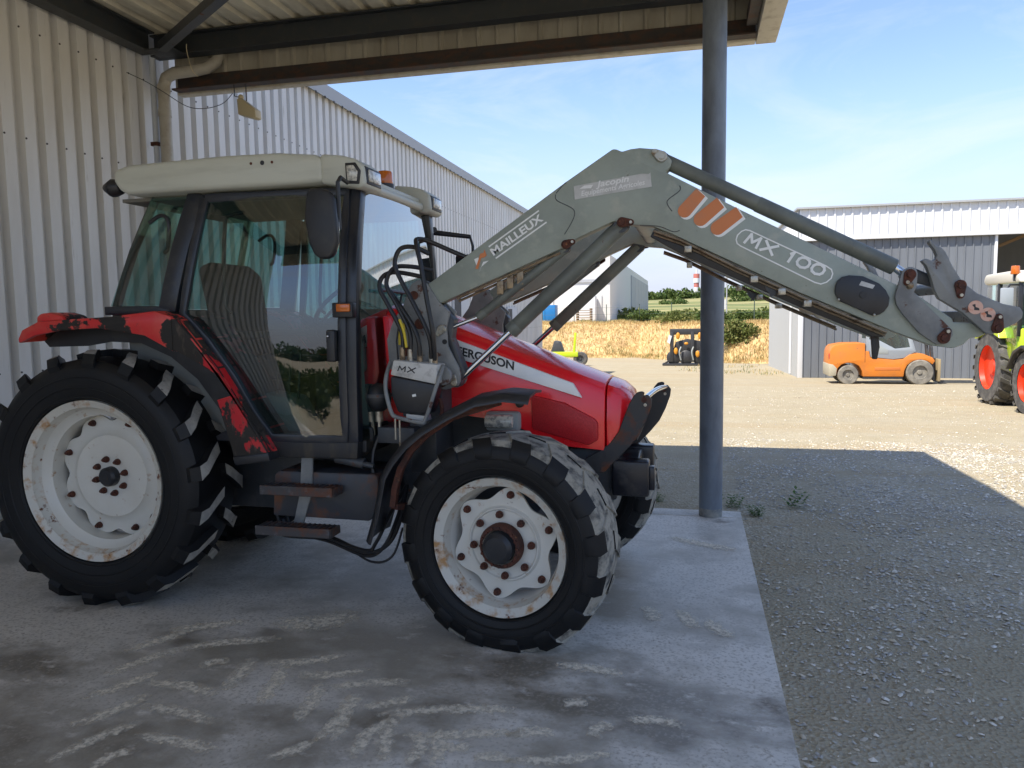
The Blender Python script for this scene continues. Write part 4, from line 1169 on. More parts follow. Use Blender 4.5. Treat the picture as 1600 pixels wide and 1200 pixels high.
# ---- front mudguards
fo = [(-.785, 1.285), (-.916, 1.297), (-1.075, 1.268), (-1.233, 1.191), (-1.367, 1.112), (-1.463, 1.033), (-1.541, .941), (-1.592, .855), (-1.614, .756), (-1.640, .64), (-1.685, .50)]
for side in (0, 1):
    g = G(); n = len(fo)
    ys_ = (3.60, 3.63, 3.80, 3.93)
    for k, (x, z) in enumerate(fo):
        a, b = fo[max(k - 1, 0)], fo[min(k + 1, n - 1)]
        nx, nz = (b[1] - a[1]), -(b[0] - a[0]); l_ = math.hypot(nx, nz); nx, nz = nx / l_, nz / l_
        if nx * (x + .92) + nz * (z - .52) < 0: nx, nz = -nx, -nz
        for y, d in zip(ys_, (-.028, 0, .012, 0)):
            g.v.append((x + nx * d, y, z + nz * d))
        for y, d in zip(ys_, (-.042, -.014, -.002, -.014)):
            g.v.append((x + nx * d, y, z + nz * d))
    for k in range(n - 1):
        o, p = k * 8, (k + 1) * 8
        for j in range(3):
            g.f.append((o + j, o + j + 1, p + j + 1, p + j)); g.f.append((o + 4 + j + 1, o + 4 + j, p + 4 + j, p + 4 + j + 1))
        g.f += [(o, p, p + 4, o + 4), (o + 3, o + 7, p + 7, p + 3)]
    g.f += [(0, 4, 5, 1), (1, 5, 6, 2), (2, 6, 7, 3)]
    o = (n - 1) * 8
    g.f += [(o, o + 1, o + 5, o + 4), (o + 1, o + 2, o + 6, o + 5), (o + 2, o + 3, o + 7, o + 6)]
    g.mi = [0] * len(g.f)
    if side: g.v = [(x, my(y), z) for x, y, z in g.v]
    fg = g.build('front_mudguard', m_black, tr, smooth=50)
    st = [(-.95, 1.245), (-1.20, 1.165), (-1.34, 1.075), (-1.435, .985), (-1.495, .89), (-1.53, .78), (-1.545, .68)]
    g = strip(st, .03, .02)
    g.v = [(x, (3.66 if j % 4 < 2 else 3.70), z) for j, (x, y, z) in enumerate(g.v)]
    if side: g.v = [(x, my(y), z) for x, y, z in g.v]
    g.build('mudguard_stay', m_rust, fg)
    g = G().bar((-1.54, 3.68, .68), (-1.40, 4.0, .62), .05, .03)
    if side: g.v = [(x, my(y), z) for x, y, z in g.v]
    g.build('mudguard_bracket', m_rust, fg)

# ---- nose guard (two curved plates and a bar) and ballast carrier
gp = [(-.59, .875), (-.508, .921), (-.449, .966), (-.40, 1.033), (-.374, 1.109), (-.342, 1.19), (-.321, 1.228), (-.30, 1.252), (-.273, 1.258), (-.258, 1.250), (-.264, 1.234), (-.242, 1.239), (-.219, 1.213), (-.224, 1.17), (-.252, 1.09), (-.289, 1.014), (-.342, .948), (-.39, .897), (-.449, .835), (-.481, .80), (-.58, .78)]
for y in (4.17, 4.775):
    ng = G().prism([(x + (.085 if y > TC else 0), z) for x, z in gp], y, y + .022).build('guard_plate', m_blackrust, tr, bevel=.004, segs=1)
    yy = y - .006 if y < TC else y + .028
    dx = .085 if y > TC else 0
    G().cyl((-.262 + dx, y - .005, 1.212), (-.262 + dx, y + .027, 1.212), .016, n=16).build('guard_pin', m_rust, ng)
    G().cyl((-.255 + dx, y - .003, 1.183), (-.255 + dx, y + .025, 1.183), .009, n=12).build('guard_hole', m_zinc, ng)
G().tube([(-.25, 4.19, 1.222), (-.22, 4.4, 1.235), (-.19, 4.6, 1.235), (-.165, 4.79, 1.222)], .016, 12, smooth_path=4).build('guard_bar', m_chrome, tr)
m_bal = mat('black_ballast', (.012, .013, .018), .3, 0, [((.05, .045, .04), 8, .55, .7, 6, .6, U)])
wc = G().box(-.44, -.235, 4.18, 4.30, .665, .865).box(-.44, -.235, 4.70, 4.82, .665, .865).box(-.44, -.30, 4.30, 4.70, .68, .85).box(-.30, -.215, 4.30, 4.70, .69, .715).build('ballast_carrier', m_bal, tr, bevel=.016, segs=3)
G().box(-.237, -.205, 4.20, 4.28, .70, .83).build('carrier_plate', m_bal, wc, bevel=.006)

# ---- loader
YN, TH = 3.93, .10
BOOM = [(-1.424, 1.85), (-.646, 2.365), (-.405, 2.515), (-.385, 2.512), (-.359, 2.499), (-.315, 2.509), (-.269, 2.512), (-.19, 2.501), (-.143, 2.479), (-.111, 2.44), (-.118, 2.408), (-.142, 2.385), (.23, 2.178), (.893, 1.823), (1.02, 1.754), (1.179, 1.636), (1.18, 1.621), (1.284, 1.614), (1.319, 1.564), (1.29, 1.55), (1.255, 1.545), (1.229, 1.515), (1.184, 1.498), (1.097, 1.511), (.942, 1.573), (.505, 1.771), (.203, 1.922), (-.03, 2.038), (-.109, 2.079), (-.205, 2.121), (-.301, 2.132), (-.373, 2.148), (-.399, 2.155), (-.581, 2.078), (-.666, 2.028), (-1.341, 1.754), (-1.392, 1.783)]
TOWER = [(-1.505, 1.86), (-1.46, 1.885), (-1.405, 1.855), (-1.341, 1.754), (-1.287, 1.708), (-1.308, 1.621), (-1.303, 1.523), (-1.232, 1.382), (-1.235, 1.33), (-1.248, 1.305), (-1.316, 1.283), (-1.427, 1.289), (-1.54, 1.31), (-1.644, 1.399), (-1.655, 1.56), (-1.613, 1.667), (-1.558, 1.737)]
QUICK = [(1.03, 1.908), (1.047, 1.918), (1.073, 1.906), (1.088, 1.913), (1.094, 1.93), (1.082, 1.957), (1.061, 1.987), (1.058, 2.0), (1.065, 2.003), (1.086, 1.977), (1.113, 1.964), (1.13, 1.944), (1.156, 1.887), (1.203, 1.807), (1.267, 1.752), (1.32, 1.727), (1.374, 1.702), (1.443, 1.686), (1.457, 1.661), (1.454, 1.637), (1.429, 1.613), (1.335, 1.563), (1.309, 1.568), (1.208, 1.665), (1.108, 1.731), (1.088, 1.771), (1.068, 1.84), (1.049, 1.885)]
LINK = [(.944, 1.835), (.952, 1.864), (.981, 1.883), (1.009, 1.875), (1.018, 1.852), (1.016, 1.793), (1.005, 1.763), (1.172, 1.586), (1.177, 1.561), (1.152, 1.522), (1.111, 1.517), (1.093, 1.527), (1.032, 1.573), (.96, 1.659), (.931, 1.705), (.923, 1.745)]
def pin(x, z, y, par, r=.026, lug=(0.03, .02), M=None, s_=-1):
    """rusty pin head with a keeper tab pointing along lug"""
    a = Vector((x, 0, z)); b = a + Vector((lug[0], 0, lug[1]))
    d = (b - a).normalized(); p = Vector((-d.z, 0, d.x))
    r2_ = r * .62
    pts = []
    for t in np.linspace(math.pi / 2, 3 * math.pi / 2, 9):
        q = a + d * (r * math.cos(t)) + p * (r * math.sin(t)); pts.append((q.x, q.z))
    for t in np.linspace(-math.pi / 2, math.pi / 2, 7):
        q = b + d * (r2_ * math.cos(t)) + p * (r2_ * math.sin(t)); pts.append((q.x, q.z))
    y0_, y1_ = sorted((y, y + s_ * .012))
    o = G().prism(pts, y0_, y1_).build('pin_keeper', M or m_rust, par, bevel=.003, segs=1)
    y2, y3 = sorted((y + s_ * .011, y + s_ * .024))
    G().cyl((x, y2, z), (x, y3, z), r * .55, n=14).build('pin', m_rust if M is None else m_zinc, par)
    G().cyl((b.x, y2, b.z), (b.x, y3, b.z), r * .3, n=10).build('keeper_bolt', m_zinc, par)
def cylinder(p0, pm, p1, r, rr, y, par, M):
    a, b, c = (Vector((p[0], y, p[1])) for p in (p0, pm, p1))
    o = G().cyl(a, b, r, n=28).cyl(b - (b - a).normalized() * .05, b + (b - a).normalized() * .004, r * 1.06, n=28).build('hydraulic_cylinder', M, par, bevel=.005, smooth=40)
    G().cyl(b, c, rr, n=20).build('piston_rod', m_chrome, par)
    e = (a - b).normalized()
    G().cyl(a + Vector((0, -r * .9, 0)), a + Vector((0, r * .9, 0)), r * .95, n=20).build('cylinder_eye', m_dark, par)
    G().cyl(c + Vector((0, -r * .8, 0)), c + Vector((0, r * .8, 0)), r * .75, n=20).build('cylinder_eye', m_dark, par)
    return o
for side in (0, 1):
    ya = YN if side == 0 else 5.20
    out = ya if side == 0 else ya + TH                     # outer face
    s_ = -1 if side == 0 else 1
    arm = G().prism(BOOM, ya, ya + TH).build('loader_arm', m_boom, tr, bevel=.007)
    tw = G().prism(TOWER, ya - .012 if side == 0 else ya + TH - .014, ya + .014 if side == 0 else ya + TH + .012)
    tw.prism(TOWER, ya + TH + .002 if side == 0 else ya - .03, ya + TH + .03 if side == 0 else ya - .002)
    tw = tw.build('loader_tower', m_hitch, tr, bevel=.005)
    inn = 1 if side == 0 else -1
    yt = (ya + TH / 2)
    G().prism([(-1.36, 1.74), (-1.345, 1.752), (-1.275, 1.665), (-1.29, 1.565), (-1.215, 1.375), (-1.235, 1.33), (-1.32, 1.53), (-1.315, 1.62)], yt - .03, yt + .06).build('tower_web', m_dark, tw, bevel=.004)
    G().box(-1.60, -1.36, min(yt, yt + inn * .3), max(yt, yt + inn * .3), 1.12, 1.30).box(-1.56, -1.40, min(yt, yt + inn * .34), max(yt, yt + inn * .34), .80, 1.14).build('loader_subframe', m_dark, tr, bevel=.01)
    qy = ya - .035 if side == 0 else ya + TH - .010
    qk = G().prism(QUICK, qy, qy + .045).build('quick_hitch', m_hitch, tr, bevel=.004)
    ly = ya - .022 if side == 0 else ya + TH + .002
    lk = G().prism(LINK, ly, ly + .02).build('tilt_link', m_hitch, tr, bevel=.004)
    cy = ya + TH / 2
    ct = cylinder((-.155, 2.452), (.930, 1.888), (.985, 1.846), .036, .02, cy, arm, m_cyl)
    G().cyl((.30, cy, 2.215), (.935, cy, 1.885), .0385, n=28).build('cylinder_sleeve', m_cyl, arm, bevel=.005)
    cylinder((-.365, 2.135), (-.960, 1.598), (-1.268, 1.322), .041, .018, ya + TH / 2, arm, m_cyl)
    cylinder((-.655, 2.03), (-1.14, 1.676), (-1.325, 1.612), .026, .012, ya + TH / 2 - .005, arm, m_cyl)
    pin(-.161, 2.461, out, arm, .028, (-.033, .022), m_zinc, s_)
    pin(-.358, 2.146, out, arm, .026, (.045, -.002), None, s_)
    pin(-.648, 2.045, out, arm, .024, (.036, .012), None, s_)
    pin(.983, 1.845, out + s_ * .022, lk, .027, (-.012, -.035), None, s_)
    pin(1.136, 1.549, out + s_ * .022, lk, .028, (.014, .03), None, s_)
    pin(1.193, 1.790, out + s_ * .036, qk, .026, (.002, -.045), None, s_)
    pin(1.353, 1.593, out + s_ * .036, qk, .026, (.004, .05), None, s_)
    G().ball((.985, out + s_ * .026, 1.795), .017, 8).build('link_knob', m_brass, lk)
    pin(-1.331, 1.615, out + s_ * .012, tw, .024, (-.02, -.025), m_zinc, s_)
    pin(-1.268, 1.322, out + s_ * .012, tw, .020, (0, .035), m_zinc, s_)
    for (x, z, r) in ((-1.338, 1.322, .026), (-1.456, 1.644, .03), (-1.545, 1.497, .03), (-1.487, 1.80, .024)):
        G().cyl((x, out + s_ * .010, z), (x, out + s_ * .020, z), r, n=20).build('tower_boss', m_rust, tw)
    G().cyl((-1.318, out + s_ * .010, 1.545), (-1.318, out + s_ * .0135, 1.545), .014, n=16).build('tower_hole', m_ink, tw)
    # pipes under the arm with clamps
    for k, d in enumerate((.0, .014)):
        yy = cy + s_ * (.035 - .028 * k)
        G().tube([(-.20, yy, 2.10 - d), (-.06, yy, 2.045 - d), (.2, yy, 1.905 - d), (.52, yy, 1.748 - d), (.9, yy, 1.575 - d)], .007, 8).build('pipe', m_brass, arm)
        G().tube([(-1.25, yy, 1.778 - d), (-.95, yy, 1.90 - d), (-.68, yy, 2.005 - d)], .007, 8).build('pipe', m_brass, arm)
    for (x, z) in ((.29, 1.862), (.42, 1.798), (.54, 1.738), (-.03, 2.02)):
        G().box(x - .018, x + .018, cy - .05, cy + .05, z - .035, z - .002).build('pipe_clamp', m_zinc, arm, bevel=.004)
    G().prism([(.34, 1.83), (.40, 1.80), (.395, 1.765), (.37, 1.755), (.365, 1.775), (.35, 1.79)], cy + s_ * .0, cy + s_ * .0 + .02).build('hook', m_dark, arm)
    if side == 0:
        G().prism([(-.20, 2.115), (-.03, 2.034), (.203, 1.918), (.505, 1.767), (.86, 1.604), (.90, 1.55), (.84, 1.555), (.505, 1.705), (.203, 1.852), (-.03, 1.962), (-.13, 2.02), (-.22, 2.075)], ya + .06, ya + TH - .004).build('arm_shade_strip', m_black, arm, bevel=.004)  # added black strip, stands in for the shade under the near arm
        for (x, z) in ((-1.01, 1.835), (-.955, 1.865), (-.90, 1.885)):
            G().box(x - .018, x + .018, cy - .03, cy + .03, z - .04, z + .035).cyl((x, cy, z - .07), (x, cy, z - .03), .013, n=10).build('valve_block', m_brass, arm, bevel=.004)
        G().prism([(.658, 1.769), (.66, 1.80), (.67, 1.827), (.69, 1.843), (.72, 1.850), (.783, 1.844), (.855, 1.808), (.885, 1.775), (.902, 1.74), (.898, 1.702), (.88, 1.675), (.859, 1.661), (.833, 1.654), (.76, 1.69), (.677, 1.73)], out - .018, out - .001).build('cover', m_black, arm, bevel=.006)
        cv = arm
        G().cyl((.785, out - .024, 1.755), (.785, out - .0175, 1.755), .016, n=16).build('cover_knob', m_ink, arm)
        G().prism([(.765, 1.802), (.825, 1.783), (.835, 1.80), (.775, 1.822)], out - .0205, out - .0182).build('sticker', m_sticker, arm, smooth=0)
        for (x, z) in ((.675, 1.735), (.835, 1.66)):
            G().ball((x, out - .019, z), .007, 6).build('cover_bolt', m_zinc, arm)
# tubes joining the arms
G().cyl((-.28, YN + TH, 2.20), (-.28, 5.2, 2.20), .055, n=24).build('cross_tube', m_boom, tr)
G().cyl((.80, YN + TH, 1.69), (.80, 5.2, 1.69), .06, n=24).build('cross_tube', m_boom, tr)
G().bar((1.40, YN + .1, 1.64), (1.40, 5.25, 1.64), .06, .06).build('hitch_bar', m_hitch, tr, bevel=.006)
G().cyl((1.19, YN + .1, 1.785), (1.19, 5.25, 1.785), .03, n=18).build('hitch_bar', m_hitch, tr)
# link from the tilt cylinder to the hitch
for y in (YN + .03, 5.23):
    G().prism([(.975, 1.872), (1.005, 1.885), (1.10, 1.84), (1.20, 1.81), (1.21, 1.775), (1.17, 1.76), (1.06, 1.80), (.985, 1.82)], y, y + .04).build('hitch_link', m_dark, tr, bevel=.006)
G().prism([(.85, 1.60), (.885, 1.60), (.895, 1.50), (.885, 1.44), (.865, 1.44), (.86, 1.5)], 4.05, 4.08).build('parking_stand', m_blackrust, tr, bevel=.004)
G().ball((.69, 4.6, 1.70), (.11, .05, .042), 12).build('float_tank', mat('cream_float', (.50, .44, .33), .5, 0, [((.3, .25, .18), 8, .45, .65, 6, .7, U)]), tr)

# decals on the near arm
yo = YN - .0015
def decal(pts, name, M, d=.0): G().prism(pts, yo - .0012 - d, yo + .0008 - d).build(name, M, arm0, smooth=0)
arm0 = [o for o in bpy.data.objects if o.name.startswith('loader_arm') and WL[o.name].y < TC][0]
ud = Vector((.274, 0, .177)).normalized(); vd = Vector((-ud.z, 0, ud.x))
text('lettering', 'MAILLEUX', (-1.037, yo - .001, 2.000), ud, vd, .040, m_white, arm0, bold=.03, fit=.325)
for (a, b) in (((-1.063, 2.048), (-.789, 2.225)), ((-1.026, 1.986), (-.749, 2.164))):
    G().bar((a[0], yo, a[1]), (b[0], yo, b[1]), .0075, .002, upv=(0, 1, 0)).build('decal_line', m_white, arm0, smooth=0)
decal([(-1.145, 1.985), (-1.122, 1.994), (-1.116, 1.96), (-1.128, 1.94)], 'emblem', m_white)
decal([(-1.118, 1.918), (-1.095, 1.97), (-1.065, 1.975), (-1.105, 1.945)], 'emblem', m_white)
decal([(-1.139, 1.935), (-1.118, 1.99), (-1.110, 2.014), (-1.093, 2.016), (-1.086, 2.034), (-1.075, 2.003), (-1.088, 1.993), (-1.106, 1.990), (-1.124, 1.932)], 'emblem', m_orangedecal, .001)
def pill(a, b, w, cut):
    """rounded stripe from the arm's top edge a (straight end) down to b (round end)"""
    a, b = Vector(a), Vector(b); d = (b - a).normalized(); p = Vector((-d.y, d.x)) * w
    pts = [a - p + Vector(cut), a + p - Vector(cut)]
    for t in np.linspace(0, math.pi, 9):
        q = b + p * math.cos(t) + d * (w * math.sin(t)); pts.append((q.x, q.y))
    return [tuple(q)[:2] for q in pts]
c_ = Vector((.02, -.011))
for k, (a, b) in enumerate((((.030, 2.276), (-.047, 2.190)), ((.125, 2.222), (.030, 2.145)), ((.215, 2.172), (.112, 2.098)))):
    decal(pill((a[0] + .012, a[1] - .008), (b[0] + .010, b[1] - .008), .036, (.004, -.002)), 'stripe_edge', m_white)
    decal(pill(a, b, .034, (.004, -.002)), 'stripe', m_orangedecal, .001)
ud = Vector((.388, 0, -.194)).normalized(); vd = Vector((-ud.z, 0, ud.x))
stroke_text('lettering', "MX", (.240, yo - .001, 2.023), ud, vd + ud * .12, .062, .050, .022, .0125, m_white, arm0)
stroke_text('lettering', "100", (.432, yo - .001, 1.930), ud, vd + ud * .12, .055, .050, .020, .0125, m_white, arm0)
fr = [(.201, 2.038), (.207, 2.06), (.226, 2.078), (.245, 2.085), (.265, 2.080), (.62, 1.897), (.643, 1.88), (.649, 1.86), (.643, 1.838), (.622, 1.820), (.597, 1.812), (.57, 1.82), (.222, 2.007), (.206, 2.02)]
for k in range(len(fr)):
    a, b = fr[k], fr[(k + 1) % len(fr)]
    d = Vector((b[0] - a[0], 0, b[1] - a[1])).normalized() * .002
    G().bar(Vector((a[0], yo, a[1])) - d, Vector((b[0], yo, b[1])) + d, .006, .002 + .0001 * (k % 2), upv=(0, 1, 0)).build('decal_frame', m_white, arm0, smooth=0)
decal([(-.604, 2.34), (-.42, 2.363), (-.26, 2.383), (-.225, 2.380), (-.216, 2.387), (-.213, 2.35), (-.209, 2.317), (-.34, 2.302), (-.50, 2.284), (-.60, 2.272)], 'sticker', m_sticker)
ud = Vector((.388, 0, .049)).normalized(); vd = Vector((-ud.z, 0, ud.x))
text('lettering', 'Jacopin', (-.49, yo - .0025, 2.328), ud, vd, .030, m_stickertext, arm0, shear=.25, bold=.025, fit=.17)
text('lettering', 'Equipements Agricoles', (-.565, yo - .0025, 2.288), ud, vd, .026, m_stickertext, arm0, shear=.2, bold=.015, fit=.325)
decal([(-.575, 2.325), (-.55, 2.34), (-.505, 2.342), (-.515, 2.325)], 'emblem', m_stickertext, .001)
for sm in [[(-0.7, 2.303), (-0.694, 2.273), (-0.617, 2.231), (-0.601, 2.201), (-0.618, 2.156), (-0.655, 2.098)], [(-0.072, 2.315), (-0.072, 2.29), (-0.128, 2.249), (-0.131, 2.224), (-0.109, 2.191)], [(-0.268, 2.128), (-0.172, 2.118), (-0.103, 2.089), (-0.071, 2.095)], [(-0.643, 2.362), (-0.66, 2.35), (-0.697, 2.309)]]:
    G().tube([(x, YN - .0005, z) for x, z in sm], .0022, 6, smooth_path=4).build('weld_seam', m_dark, arm0)
qk0 = [o for o in bpy.data.objects if o.name.startswith('quick_hitch') and WL[o.name].y < TC][0]
for (x, z) in ((1.261, 1.688), (1.313, 1.655)):
    G().cyl((x, YN - .0375, z), (x, YN - .0345, z), .0315, n=24).build('warning_sticker', m_pink, qk0, smooth=0)
    G().prism([(x - .015, z + .012), (x - .002, z + .016), (x + .0, z + .002), (x + .014, z - .004), (x + .016, z - .014), (x - .006, z - .012), (x - .006, z)], YN - .0386, YN - .0372).build('pictogram', m_ink, qk0, smooth=0)

# ---- hydraulic coupler with hoses
cb = G().prism([(-1.575, 1.375), (-1.555, 1.455), (-1.31, 1.43), (-1.315, 1.325)], 3.76, 3.90).build('coupler_block', m_coupler, tr, bevel=.008)
G().prism([(-1.578, 1.37), (-1.325, 1.325), (-1.335, 1.26), (-1.365, 1.165), (-1.54, 1.17), (-1.578, 1.27)], 3.765, 3.89).build('coupler_body', m_black, cb, bevel=.012)
G().prism([(-1.50, 1.165), (-1.39, 1.155), (-1.385, 1.125), (-1.50, 1.12)], 3.78, 3.87).build('coupler_plate', m_coupler, cb, bevel=.005)
stroke_text('lettering', 'MX', (-1.53, 3.7585, 1.398), (1, 0, -.12), Vector((.3, 0, 1)), .04, .026, .014, .006, m_ink, cb)
G().prism([(-1.455, 1.27), (-1.435, 1.275), (-1.432, 1.262), (-1.452, 1.258)], 3.7615, 3.766).build('emblem', m_white, cb, smooth=0)
hd = [(-1.60, 3.83, 1.44), (-1.60, 3.76, 1.36), (-1.595, 3.745, 1.28), (-1.565, 3.74, 1.175), (-1.53, 3.74, 1.15), (-1.40, 3.74, 1.125), (-1.375, 3.74, 1.14), (-1.325, 3.745, 1.28), (-1.30, 3.76, 1.36), (-1.30, 3.83, 1.42)]
G().tube(hd, .011, 10, smooth_path=5).build('coupler_handle', m_hitch, cb)
G().cyl((-1.312, 3.84, 1.365), (-1.309, 3.868, 1.365), .052, n=24).build('coupler_cam', m_hitch, cb, bevel=.006)
hoses = [[(-1.53, 3.83, 1.47), (-1.53, 3.83, 1.60), (-1.60, 3.83, 1.74), (-1.655, 3.84, 1.84), (-1.64, 3.86, 1.905), (-1.57, 3.88, 1.925), (-1.44, 3.92, 1.90)],
         [(-1.485, 3.83, 1.46), (-1.485, 3.83, 1.60), (-1.55, 3.83, 1.74), (-1.615, 3.84, 1.86), (-1.58, 3.86, 1.945), (-1.50, 3.89, 1.955), (-1.39, 3.95, 1.935)],
         [(-1.43, 3.83, 1.455), (-1.43, 3.82, 1.54), (-1.455, 3.82, 1.62), (-1.52, 3.83, 1.72), (-1.60, 3.86, 1.82)],
         [(-1.365, 3.83, 1.45), (-1.365, 3.80, 1.58), (-1.44, 3.80, 1.74), (-1.52, 3.81, 1.88), (-1.555, 3.82, 1.97), (-1.53, 3.84, 2.045), (-1.46, 3.86, 2.055), (-1.39, 3.90, 2.02)],
         [(-1.345, 3.83, 1.44), (-1.34, 3.79, 1.60), (-1.37, 3.79, 1.78), (-1.40, 3.80, 1.95), (-1.43, 3.82, 2.06), (-1.44, 3.86, 2.095), (-1.40, 3.92, 2.09), (-1.27, 3.97, 2.03), (-1.19, 3.98, 1.995)]]
for k, h in enumerate(hoses):
    G().tube(h, .0125, 10, smooth_path=7).build('hose', m_hose, tr)
    p = Vector(h[0])
    f = G().cyl(p - Vector((0, 0, .03)), p + Vector((0, 0, .008)), .017, n=6).cyl(p + Vector((0, 0, .004)), p + Vector((0, 0, .05)), .0145, n=14)
    f.build('hose_fitting', m_zinc if k % 2 else m_brass, tr, bevel=.002, segs=1)
G().tube([(-1.575, 3.88, 1.44), (-1.59, 3.90, 1.55), (-1.575, 3.91, 1.66)], .005, 6).build('wire', m_hose, tr)
G().tube([(-1.50, 3.815, 1.52), (-1.51, 3.812, 1.60), (-1.535, 3.815, 1.67)], .008, 8, smooth_path=4).build('yellow_band', m_yellow, tr)
G().box(-1.585, -1.545, 3.912, 3.916, 1.53, 1.65).build('yellow_label', m_yellow, tr, smooth=0)
G().tube([(-1.19, 3.98, 1.995), (-1.16, 3.985, 1.985)], .016, 8).build('hose_fitting', m_zinc, tr)
# accumulator
ac = G().ball((-1.715, 3.92, 1.235), (.072, .072, .082), 14).build('accumulator', m_black, tr)
G().cyl((-1.715, 3.92, 1.24), (-1.715, 3.92, 1.258), .0745, n=28).build('accumulator_band', m_dark, ac)
G().cyl((-1.715, 3.92, 1.10), (-1.715, 3.92, 1.165), .022, n=12).cyl((-1.715, 3.92, 1.0), (-1.715, 3.92, 1.11), .011, n=10).build('accumulator_stem', m_zinc, ac)
G().box(-1.72, -1.50, 3.90, 4.2, .98, 1.07).build('valve_bracket', m_dark, tr, bevel=.006)
G().tube([(-1.72, 3.92, 1.02), (-1.75, 3.90, .92), (-1.74, 3.88, .80), (-1.68, 3.90, .72)], .013, 8, smooth_path=5).build('hose', m_hose, tr)
G().tube([(-1.33, 3.85, 1.24), (-1.315, 3.84, 1.17), (-1.36, 3.86, 1.08), (-1.44, 3.9, 1.02)], .012, 8, smooth_path=5).build('pipe', m_rust, tr)
for (x, z0, z1) in ((-1.57, 1.02, 1.16), (-1.545, .95, 1.13)):
    G().cyl((x, 3.80, z0), (x, 3.80, z1), .006, n=8).build('cable', m_zinc, tr)

# ================================================================== THE YARD BEHIND
# ---- clad barn
m_bdark = mat('barn_dark_cladding', (.165, .18, .20), .5, 0, [((.13, .14, .155), 1.2, .4, .7, 5, None, (1, 1, .2))])
m_bside = mat('barn_grey_cladding', (.36, .37, .375), .5)
m_bwhite = mat('barn_white_cladding', (.66, .67, .68), .5)
m_wood = mat('roof_timber', (.20, .13, .07), .8)
BY, BX0, BX1, BZ = 27.6, 3.55, 24., gz(27.6)
bn = thing('barn', (BX0, BY, BZ), 'dark grey clad barn with white upper band and open bay', 'barn')
def vsheet(name, x0, n, p, y, z0, z1, M, par, rib=.03, dep=.035, face=-1):
    """vertical ribbed sheet facing -Y"""
    pts = []
    for k in range(n):
        a = x0 + k * p
        pts += [(a, 0), (a + rib * .4, face * dep), (a + rib * 1.3, face * dep), (a + rib * 1.7, 0)]
    pts.append((x0 + n * p, 0))
    g = G()
    for z in (z0, z1): g.v += [(x, y + d, z) for x, d in pts]
    L = len(pts); g.f = [(i, i + 1, L + i + 1, L + i) for i in range(L - 1)]; g.mi = [0] * len(g.f)
    return g.build(name, M, par, smooth=0, fix=False)
d0 = vsheet('dark_sheet', BX0 + .08, 4, .245, BY, BZ, 4.14, m_bdark, bn)
for k in range(1, 6): dup(d0, (k * .98, 0, 0), bn)
w0 = vsheet('white_sheet', BX0 - .1, 4, .27, BY - .12, 4.14, 5.12, m_bwhite, bn, rib=.05)
for k in range(1, 18): dup(w0, (k * 1.08, 0, 0), bn)
def xsheet(name, y0, n, p, x, z0, z1, M, par):
    pts = []
    for k in range(n):
        a = y0 + k * p
        pts += [(a, 0), (a + .015, -.03), (a + .045, -.03), (a + .06, 0)]
    pts.append((y0 + n * p, 0))
    g = G()
    for z in (z0, z1): g.v += [(x + d, y, z) for y, d in pts]
    L = len(pts); g.f = [(i + 1, i, L + i, L + i + 1) for i in range(L - 1)]; g.mi = [0] * len(g.f)
    return g.build(name, M, par, smooth=0, fix=False)
g0 = xsheet('side_sheet', BY + .05, 4, .30, BX0, BZ - .3, 4.14, m_bside, bn)
for k in range(1, 9): dup(g0, (0, k * 1.2, 0), bn)
g0 = xsheet('white_sheet', BY + .05, 4, .30, BX0 - .1, 4.14, 5.12, m_bwhite, bn)
for k in range(1, 9): dup(g0, (0, k * 1.2, 0), bn)
G().box(BX0 + .03, BX0 + .12, BY + .06, BY + 10.8, BZ - .4, 5.1).box(BX0 + .12, BX0 + 5.8, BY + .06, BY + .16, BZ - .4, 5.1).build('wall', m_bdark, bn)
G().box(BX0 + 5.9, BX1, BY + .03, BY + .13, 4.12, 5.1).build('lintel', m_bwhite, bn)
G().box(BX0 - .06, BX0 + .10, BY - .05, BY + .10, BZ - .2, 4.13).build('corner_trim', m_bwhite, bn, bevel=.006)
G().box(BX0 - .13, BX1, BY - .17, BY - .03, 4.05, 4.16).build('band_trim', m_bwhite, bn, bevel=.006)
G().box(BX0 + 5.86, BX0 + 5.94, BY - .06, BY + .14, BZ, 4.05).build('door_jamb', m_bwhite, bn, bevel=.006)
G().prism([(BX0 - .2, 5.11), (BX0 - .2, 5.17), (BX1, 5.17), (BX1, 5.11)], BY - .25, BY + 11).build('roof', m_bside, bn)
G().box(BX0 + .1, BX1, BY + 10.7, BY + 10.85, BZ - .6, 2.6).box(BX0 + .1, 9.6, BY + 10.7, BY + 10.85, 2.6, 5.1).box(11.2, BX1, BY + 10.7, BY + 10.85, 2.6, 5.1).build('back_wall', m_bdark, bn)
for y in (BY + 2, BY + 5, BY + 8):
    G().bar((BX0 + 6, y, 4.9), (BX1 - 4, y, 4.9), .12, .2).build('rafter', m_wood, bn)
G().bar((9.5, BY + 1, 3.6), (12.5, BY + 1, 4.9), .1, .1).build('knee_brace', m_wood, bn)
G().cyl((BX0 - .06, BY + 2.0, BZ), (BX0 - .06, BY + 2.0, 2.3), .05, n=12).build('vent_pipe', m_bwhite, bn)

